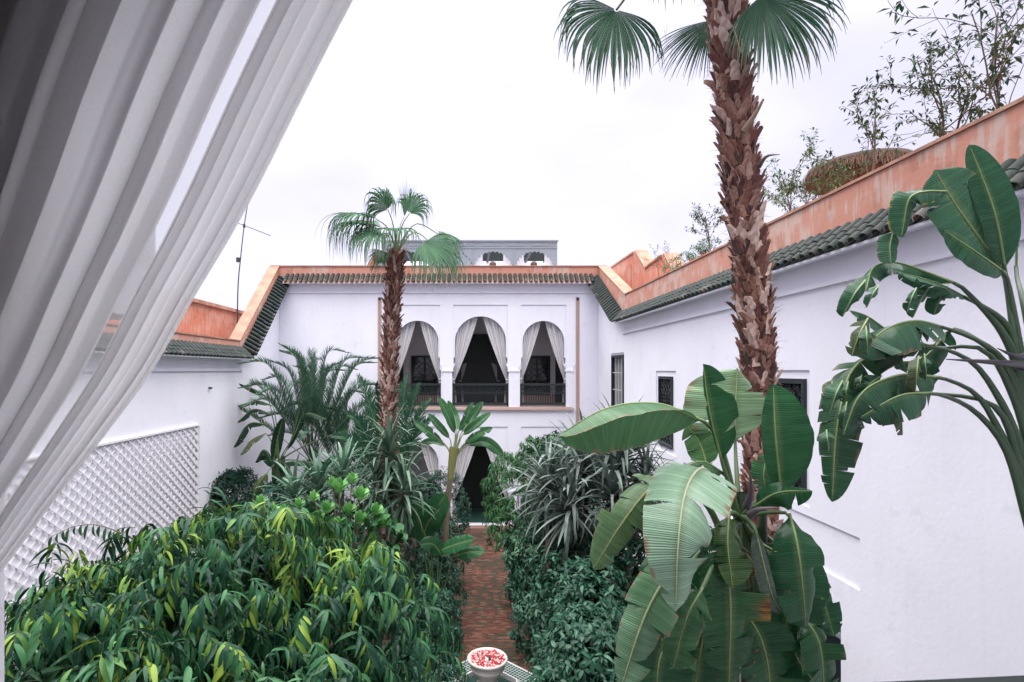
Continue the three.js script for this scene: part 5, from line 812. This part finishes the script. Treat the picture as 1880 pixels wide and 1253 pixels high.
// ---------------------------------------------------------------- fountain
{
  const c = at(895, 1209, 11.1), Y = c.y, p = T('fountain', 'round grey stone fountain bowl on a green and white tiled star basin', 'fountain', V(c.x, 0, c.z));
  const stone = std(rgb(0.56, 0.52, 0.5), { roughness: 0.6, bumpMap: M.white.bumpMap, bumpScale: 0.004 }), R = 0.41;
  P(p, 'bowl', new THREE.LatheGeometry([[0.001, -0.62], [0.3, -0.62], [0.26, -0.56], [0.2, -0.5], [0.17, -0.42], [0.22, -0.34], [0.31, -0.24], [0.34, -0.2], [0.35, -0.17], [0.335, -0.15], [0.36, -0.08], [0.38, -0.05], [0.41, -0.03], [0.415, 0], [0.4, 0.02], [0.375, 0.018], [0.355, -0.02], [0.001, -0.05]].map(([a, b]) => new THREE.Vector2(a, b)), 40).translate(c.x, Y, c.z), stone);
  P(p, 'nozzle', rod(V(c.x + 0.045, Y - 0.03, c.z + 0.03), V(c.x + 0.045, Y + 0.05, c.z + 0.03), 0.035, 10, 0.02), M.bronze);
  const oct = (r, s = 0) => Array.from({ length: 8 }, (_, i) => [c.x + r * Math.cos(Math.PI * (i + 0.5) / 4), -c.z + r * Math.sin(Math.PI * (i + 0.5) / 4)]), ringOf = (a, b, y0, y1) => metres(new THREE.ExtrudeGeometry(shapeOf(oct(a), [oct(b)]), { depth: y1 - y0, bevelEnabled: false }).rotateX(-Math.PI / 2).translate(0, y0, 0));
  P(p, 'rim', ringOf(1.1, 1.06, 0.032, 0.16), M.whitewood); P(p, 'rim', ringOf(0.68, 0.645, 0.032, 0.16), M.whitewood);
  P(p, 'basin_floor', ringOf(1.059, 0.681, 0.034, 0.145), std(rgb(0.42, 0.45, 0.43))); P(p, 'basin_floor', metres(new THREE.CylinderGeometry(0.6, 0.6, 0.05, 8).rotateY(Math.PI / 8).translate(c.x, 0.06, c.z)), std(rgb(0.03, 0.07, 0.06), { roughness: 0.2 }));
  const g = [], s = 0.05; for (let i = -22; i <= 22; i++) for (let j = -22; j <= 22; j++) { const x = i * s, z = j * s, o = Math.max(Math.abs(x), Math.abs(z), (Math.abs(x) + Math.abs(z)) / Math.SQRT2) / Math.cos(Math.PI / 8); if ((i + j) % 2 && o > 0.71 && o < 1.1) { const k = Math.max(Math.abs(x), Math.abs(z), (Math.abs(x) + Math.abs(z)) / Math.SQRT2); if (k > 0.655 && k < 0.955) g.push(box(c.x + x - 0.023, c.x + x + 0.023, 0.14, 0.152, c.z + z - 0.023, c.z + z + 0.023)); } }
  P(p, 'basin_tiles', merge(g), std(rgb(0.015, 0.1, 0.075), { roughness: 0.25 }), { kind: 'stuff' });
  const r = rng(6), B = new Buf(), red = [[0.4, 0.008, 0.015], [0.5, 0.015, 0.025], [0.62, 0.38, 0.37], [0.72, 0.6, 0.58], [0.45, 0.05, 0.06]];
  for (let i = 0; i < 620; i++) { const a = r() * 6.283, q = 0.36 * Math.sqrt(0.03 + 0.97 * r()), o = V(c.x + q * Math.cos(a), Y - 0.028 + 0.03 * r(), c.z + q * Math.sin(a)), col = red[Math.floor(r() * 5)], n = UP.clone().add(randDir(r).multiplyScalar(0.7)).normalize(), x = n.clone().cross(randDir(r)).normalize(), y = n.clone().cross(x), s2 = 0.016 + 0.014 * r(); const rim = []; for (let k = 0; k < 6; k++) { const t = k * 1.047; rim.push(B.v(o.clone().addScaledVector(x, s2 * Math.cos(t)).addScaledVector(y, s2 * 0.8 * Math.sin(t)).addScaledVector(n, 0.006 * Math.cos(2 * t)), col)); } for (let k = 1; k < 5; k++) B.i.push(rim[0], rim[k], rim[k + 1]); }
  const m = shadows(new THREE.Mesh(B.geo(), phys(rgb(1, 1, 1), { vertexColors: true, roughness: 0.8 }))); m.name = 'rose_petals'; m.userData = { label: 'red and white rose petals floating in the fountain bowl', category: 'petals', kind: 'stuff' }; scene.add(m);
}

// ---------------------------------------------------------------- curtains of the far arcade
function drape(label, cx, r, apex, tieY, floor, z, side, group, tail = true) {
  const x1 = cx + side * (r + 0.1), x0 = cx + side * 0.12, p = T('arch_curtain', label, 'curtain', V(x1, tieY, z), group), B = new Buf(), N = 60, K = 26, sc = apex - r;
  const top = (s) => { const x = lerp(0.1 * r, r * 0.995, s), h = sc + Math.sqrt(Math.max(0, r * r - x * x)); return V(cx + side * x, h - 0.005, z); };
  const rows = [];
  for (let i = 0; i <= N; i++) {
    const s = i / N, a = top(s), b = V(x1 - side * 0.09 * (1 - s), tieY + 0.02 * s, z), row = [];
    for (let k = 0; k <= K; k++) { const t = k / K, e = Math.pow(t, 1.35), x = lerp(a.x, b.x, lerp(t, e, 0.55)), y = lerp(a.y, b.y, t), zz = z + 0.042 * (1 - 0.55 * t) * Math.sin(s * 36 + 1.2 * Math.sin(s * 9)) + 0.02 * Math.sin(s * 17 + t * 2); row.push(B.v(V(x + side * 0.012 * Math.sin(s * 92) * (1 - t), y, zz), [1, 1, 1], s * 3, t * 3)); }
    rows.push(row);
  }
  for (let i = 0; i < N; i++) for (let k = 0; k < K; k++) B.q(rows[i][k], rows[i + 1][k], rows[i + 1][k + 1], rows[i][k + 1]);
  const g = B.geo(); g.deleteAttribute('color'); P(p, 'cloth', g, M.drape);
  P(p, 'tie_band', rod(V(x1 - side * 0.1, tieY + 0.03, z + 0.01), V(x1 + side * 0.02, tieY + 0.05, z + 0.01), 0.035, 8), M.drape);
  if (tail) { const C = new Buf(), rw = []; for (let i = 0; i <= 24; i++) { const s = i / 24, row = []; for (let k = 0; k <= 8; k++) { const t = k / 8, w = lerp(0.09, 0.2, t); row.push(C.v(V(x1 - side * (w * (1 - s) + 0.0), lerp(tieY, floor + 0.05, t), z + 0.03 * Math.sin(s * 24) * (0.5 + t)), [1, 1, 1], s, t)); } rw.push(row); } for (let i = 0; i < 24; i++) for (let k = 0; k < 8; k++) C.q(rw[i][k], rw[i + 1][k], rw[i + 1][k + 1], rw[i][k + 1]); const q = C.geo(); q.deleteAttribute('color'); P(p, 'tail', q, M.drape); }
}
{
  const zc = -DB - 0.22, names = ['arch behind the palm trunk', 'middle arch', 'arch nearest the right-hand wall'];
  ARCH.forEach(([cx, r, apex], i) => { for (const s of [-1, 1]) { const w = s < 0 ? 'left' : 'right';
    drape(`gathered off-white curtain tied to the ${w} side of the upper ${names[i]}`, cx, r, apex, 6.18 - (i === 1 ? 0.02 : 0), 5.07, zc, s, 'curtains of the upper arcade');
    drape(`gathered off-white curtain tied to the ${w} side of the lower ${names[i]}`, cx, r, apex - 5.03, 1.2, 0.16, zc, s, 'curtains of the lower arcade'); } });
  for (const [fl, y, f] of [['upper', 6.96, 5.06], ['lower', 2.06, 0.16]]) for (const [cx, s, w] of [[-0.09, -1, 'left'], [1.0, 1, 'right']])
    drape(`small cream curtain in the ${w} doorway inside the ${fl} gallery`, cx, 0.28, y, f + 1.0, f, -25.44, s, 'doorway curtains inside the galleries');
}
{                                                                        // kiosk curtains
  const nm = ['by the palm fronds', 'of the middle arch', 'of the end arch'];
  [-0.79, 1.13, 3.12].forEach((cx, i) => { for (const s of [-1, 1]) {
    const p = T('kiosk_curtain', `white curtain on the ${s < 0 ? 'left' : 'right'} of the roof kiosk, ${nm[i]}`, 'curtain', V(cx + s * 0.7, 10.5, -26.25), 'curtains in the roof kiosk'), B = new Buf(), rows = [];
    for (let a = 0; a <= 30; a++) { const u = a / 30, row = []; for (let k = 0; k <= 4; k++) { const t = k / 4; row.push(B.v(V(cx + s * lerp(0.5 - 0.03 * t, 1.0, u), lerp(12.28, 10.5, t), -26.25 + 0.03 * Math.sin(u * 40)), [1, 1, 1])); } rows.push(row); }
    for (let a = 0; a < 30; a++) for (let k = 0; k < 4; k++) B.q(rows[a][k], rows[a + 1][k], rows[a + 1][k + 1], rows[a][k + 1]); const g = B.geo(); g.deleteAttribute('color'); P(p, 'cloth', g, M.drape);
  } });
}

// ---------------------------------------------------------------- antenna and thatched parasol
{
  const D = 22, b = at(435, 572, D), p = T('antenna', 'thin leaning roof antenna mast behind the left terrace wall', 'antenna', b), m = std(rgb(0.06, 0.05, 0.055), { metalness: 0.5, roughness: 0.6 });
  P(p, 'mast', tube([b.clone().add(V(0, -1.5, 0)), at(437, 520, D), at(441, 478, D), at(448, 415, D), at(457, 360, D)], 0.028, 16, 6, 0.016), m);
  P(p, 'crossbar', rod(at(437, 410, D - 0.3), at(497, 433, D + 0.4), 0.014, 5), m); P(p, 'junction_box', new THREE.BoxGeometry(0.12, 0.18, 0.1).translate(at(438, 478, D).x, at(438, 478, D).y, -D + 0.06), m); P(p, 'clamp', new THREE.CylinderGeometry(0.05, 0.05, 0.14, 8).translate(at(448, 415, D).x, at(448, 415, D).y, -D), m);
}
{
  const D = 11.6, c = at(1578, 322, D), p = T('thatched_parasol', 'round thatched straw parasol on the roof behind the right parapet', 'parasol', V(c.x, 9.13, c.z)), r = rng(12), straw = std(rgb(1, 1, 1), { vertexColors: true, roughness: 0.95 }), B = new Buf(), R = 0.98;
  P(p, 'pole', rod(V(c.x, 9.13, c.z), V(c.x, c.y + 0.4, c.z), 0.035, 8), L.stem);
  P(p, 'canopy', tinted(new THREE.LatheGeometry([[0.001, 0.3], [0.5, 0.27], [0.95, 0.2], [R, 0.1], [R, -0.1], [R - 0.05, -0.14], [R - 0.1, -0.08], [0.6, 0.02], [0.001, 0.1]].map(([a, q]) => new THREE.Vector2(a, q)), 36).translate(c.x, c.y, c.z), (i) => { const k = 0.5 + 0.6 * ((i * 7919) % 23) / 23; return [0.06 * k, 0.038 * k, 0.027 * k]; }), straw);
  for (let i = 0; i < 900; i++) { const a = r() * 6.283, q = R + 0.015 + 0.03 * r(), y = c.y + 0.14 - 0.12 * r(), l = 0.08 + 0.14 * r(), k = 0.5 + r(), col = [0.12 * k, 0.07 * k, 0.045 * k], x = V(-Math.sin(a), 0, Math.cos(a)).multiplyScalar(0.008), o = V(c.x + q * Math.cos(a), y, c.z + q * Math.sin(a)), e = o.clone().add(V((r() - 0.5) * 0.06 + 0.03 * Math.cos(a), -l, (r() - 0.5) * 0.06 + 0.03 * Math.sin(a))); B.q(B.v(o.clone().sub(x), col), B.v(o.clone().add(x), col), B.v(e.clone().add(x), col), B.v(e.clone().sub(x), col)); }
  P(p, 'fringe', B.geo(), straw, { kind: 'stuff' });
}

// ---------------------------------------------------------------- the sheer curtain and rail of the near arch
{
  const p = T('sheer_curtain', 'large sheer white curtain drawn aside across the upper left foreground', 'curtain', V(-0.75, 5.9, -0.92));
  const line = (pts) => new THREE.CatmullRomCurve3(pts.map(([x, y]) => V(x, y, 0)), false, 'centripetal');
  const E = line([[790, -260], [648, 0], [560, 170], [480, 330], [420, 440], [360, 540], [280, 680], [200, 790], [100, 920], [0, 1052], [-120, 1190], [-330, 1400]]), W = line([[-300, -260], [-390, 0], [-430, 170], [-455, 330], [-470, 440], [-480, 540], [-500, 680], [-510, 790], [-520, 920], [-530, 1052], [-540, 1190], [-560, 1380]]);
  const layer = (s0, s1, dep, per, amp, lap, seed, name) => {
    const N = 260, K = 44, B = new Buf(), rows = [], ph = (s) => s / per * 2 * Math.PI + 1.6 * (fbm(s * 9 + 3, seed, 1e4, 64, 3, seed) - 0.5) * 4;
    for (let i = 0; i <= N; i++) {
      const s = lerp(s0, s1, i / N), f = ph(s), row = [], big = 0.55 + 0.9 * noise(s * 14, 5, 1e4, 64, seed);
      for (let k = 0; k <= K; k++) {
        const t = k / K, sh = s + (i > 0 && i < N ? 1 : 0) * lap * per * big * Math.sin(2 * f + 0.4), a = E.getPoint(t), b = W.getPoint(t), x = lerp(a.x, b.x, sh), y = lerp(a.y, b.y, sh), d = dep + amp * big * (1 - 0.35 * t) * Math.sin(f + 0.7 * Math.sin(t * 2 + s * 5)) + 0.004 * Math.sin(t * 9 + s * 30);
        row.push(B.v(at(x, y, d), [1, 1, 1], s * 1.2, t * 1.4));
      }
      rows.push(row);
    }
    for (let i = 0; i < N; i++) for (let k = 0; k < K; k++) B.q(rows[i][k], rows[i + 1][k], rows[i + 1][k + 1], rows[i][k + 1]);
    const g = B.geo(); g.deleteAttribute('color'); return P(p, name, g, name === 'veil' ? veil : name === 'lining' ? lined : sheer);
  };
  const weave = texture(256, 256, (u, v) => grey(0.95 + 0.05 * noise(u * 128, v * 128, 128, 128, 3)), true, 6), sheer = phys(rgb(0.92, 0.91, 0.94), { map: weave, roughness: 1, transmission: 0.85, thickness: 0, transparent: true, opacity: 0.965 }), lined = phys(rgb(0.86, 0.87, 0.87), { roughness: 1, transmission: 0.3, thickness: 0 }), veil = phys(rgb(0.92, 0.91, 0.93), { map: weave, roughness: 1, transmission: 0.6, thickness: 0, transparent: true, opacity: 0.4 });
  layer(0, 0.136, 0.91, 0.05, 0.013, 0.06, 4, 'cloth'); layer(0.163, 1, 0.92, 0.1, 0.026, 0.06, 7, 'cloth'); layer(0.1, 0.2, 0.935, 0.3, 0.004, 0, 3, 'veil'); layer(0.4, 1, 0.985, 0.13, 0.022, 0.08, 9, 'lining');
}
{
  const a = 0.075, p = T('balcony_rail', 'dark wooden balcony handrail along the bottom right margin', 'railing', V(0.5, 5.03, -1.16)), c = V(1.113, 5.874, -1.16), dir = V(Math.cos(a), 0, -Math.sin(a)), m = std(rgb(0.008, 0.016, 0.017), { roughness: 0.85 });
  P(p, 'handrail', bar(c.clone().addScaledVector(dir, -2.0), c.clone().addScaledVector(dir, 0.6), 0.09, 0.09), m); P(p, 'bottom_rail', bar(c.clone().addScaledVector(dir, -2.0).add(V(0, -0.75, 0)), c.clone().addScaledVector(dir, 0.6).add(V(0, -0.75, 0)), 0.06), m);
  for (let i = 0; i < 18; i++) { const q = c.clone().addScaledVector(dir, -1.95 + i * 0.145); P(p, 'baluster', bar(q.clone().add(V(0, -0.73, 0)), q.clone().add(V(0, -0.03, 0)), 0.025), m); }
}
renderer.render(scene, camera);
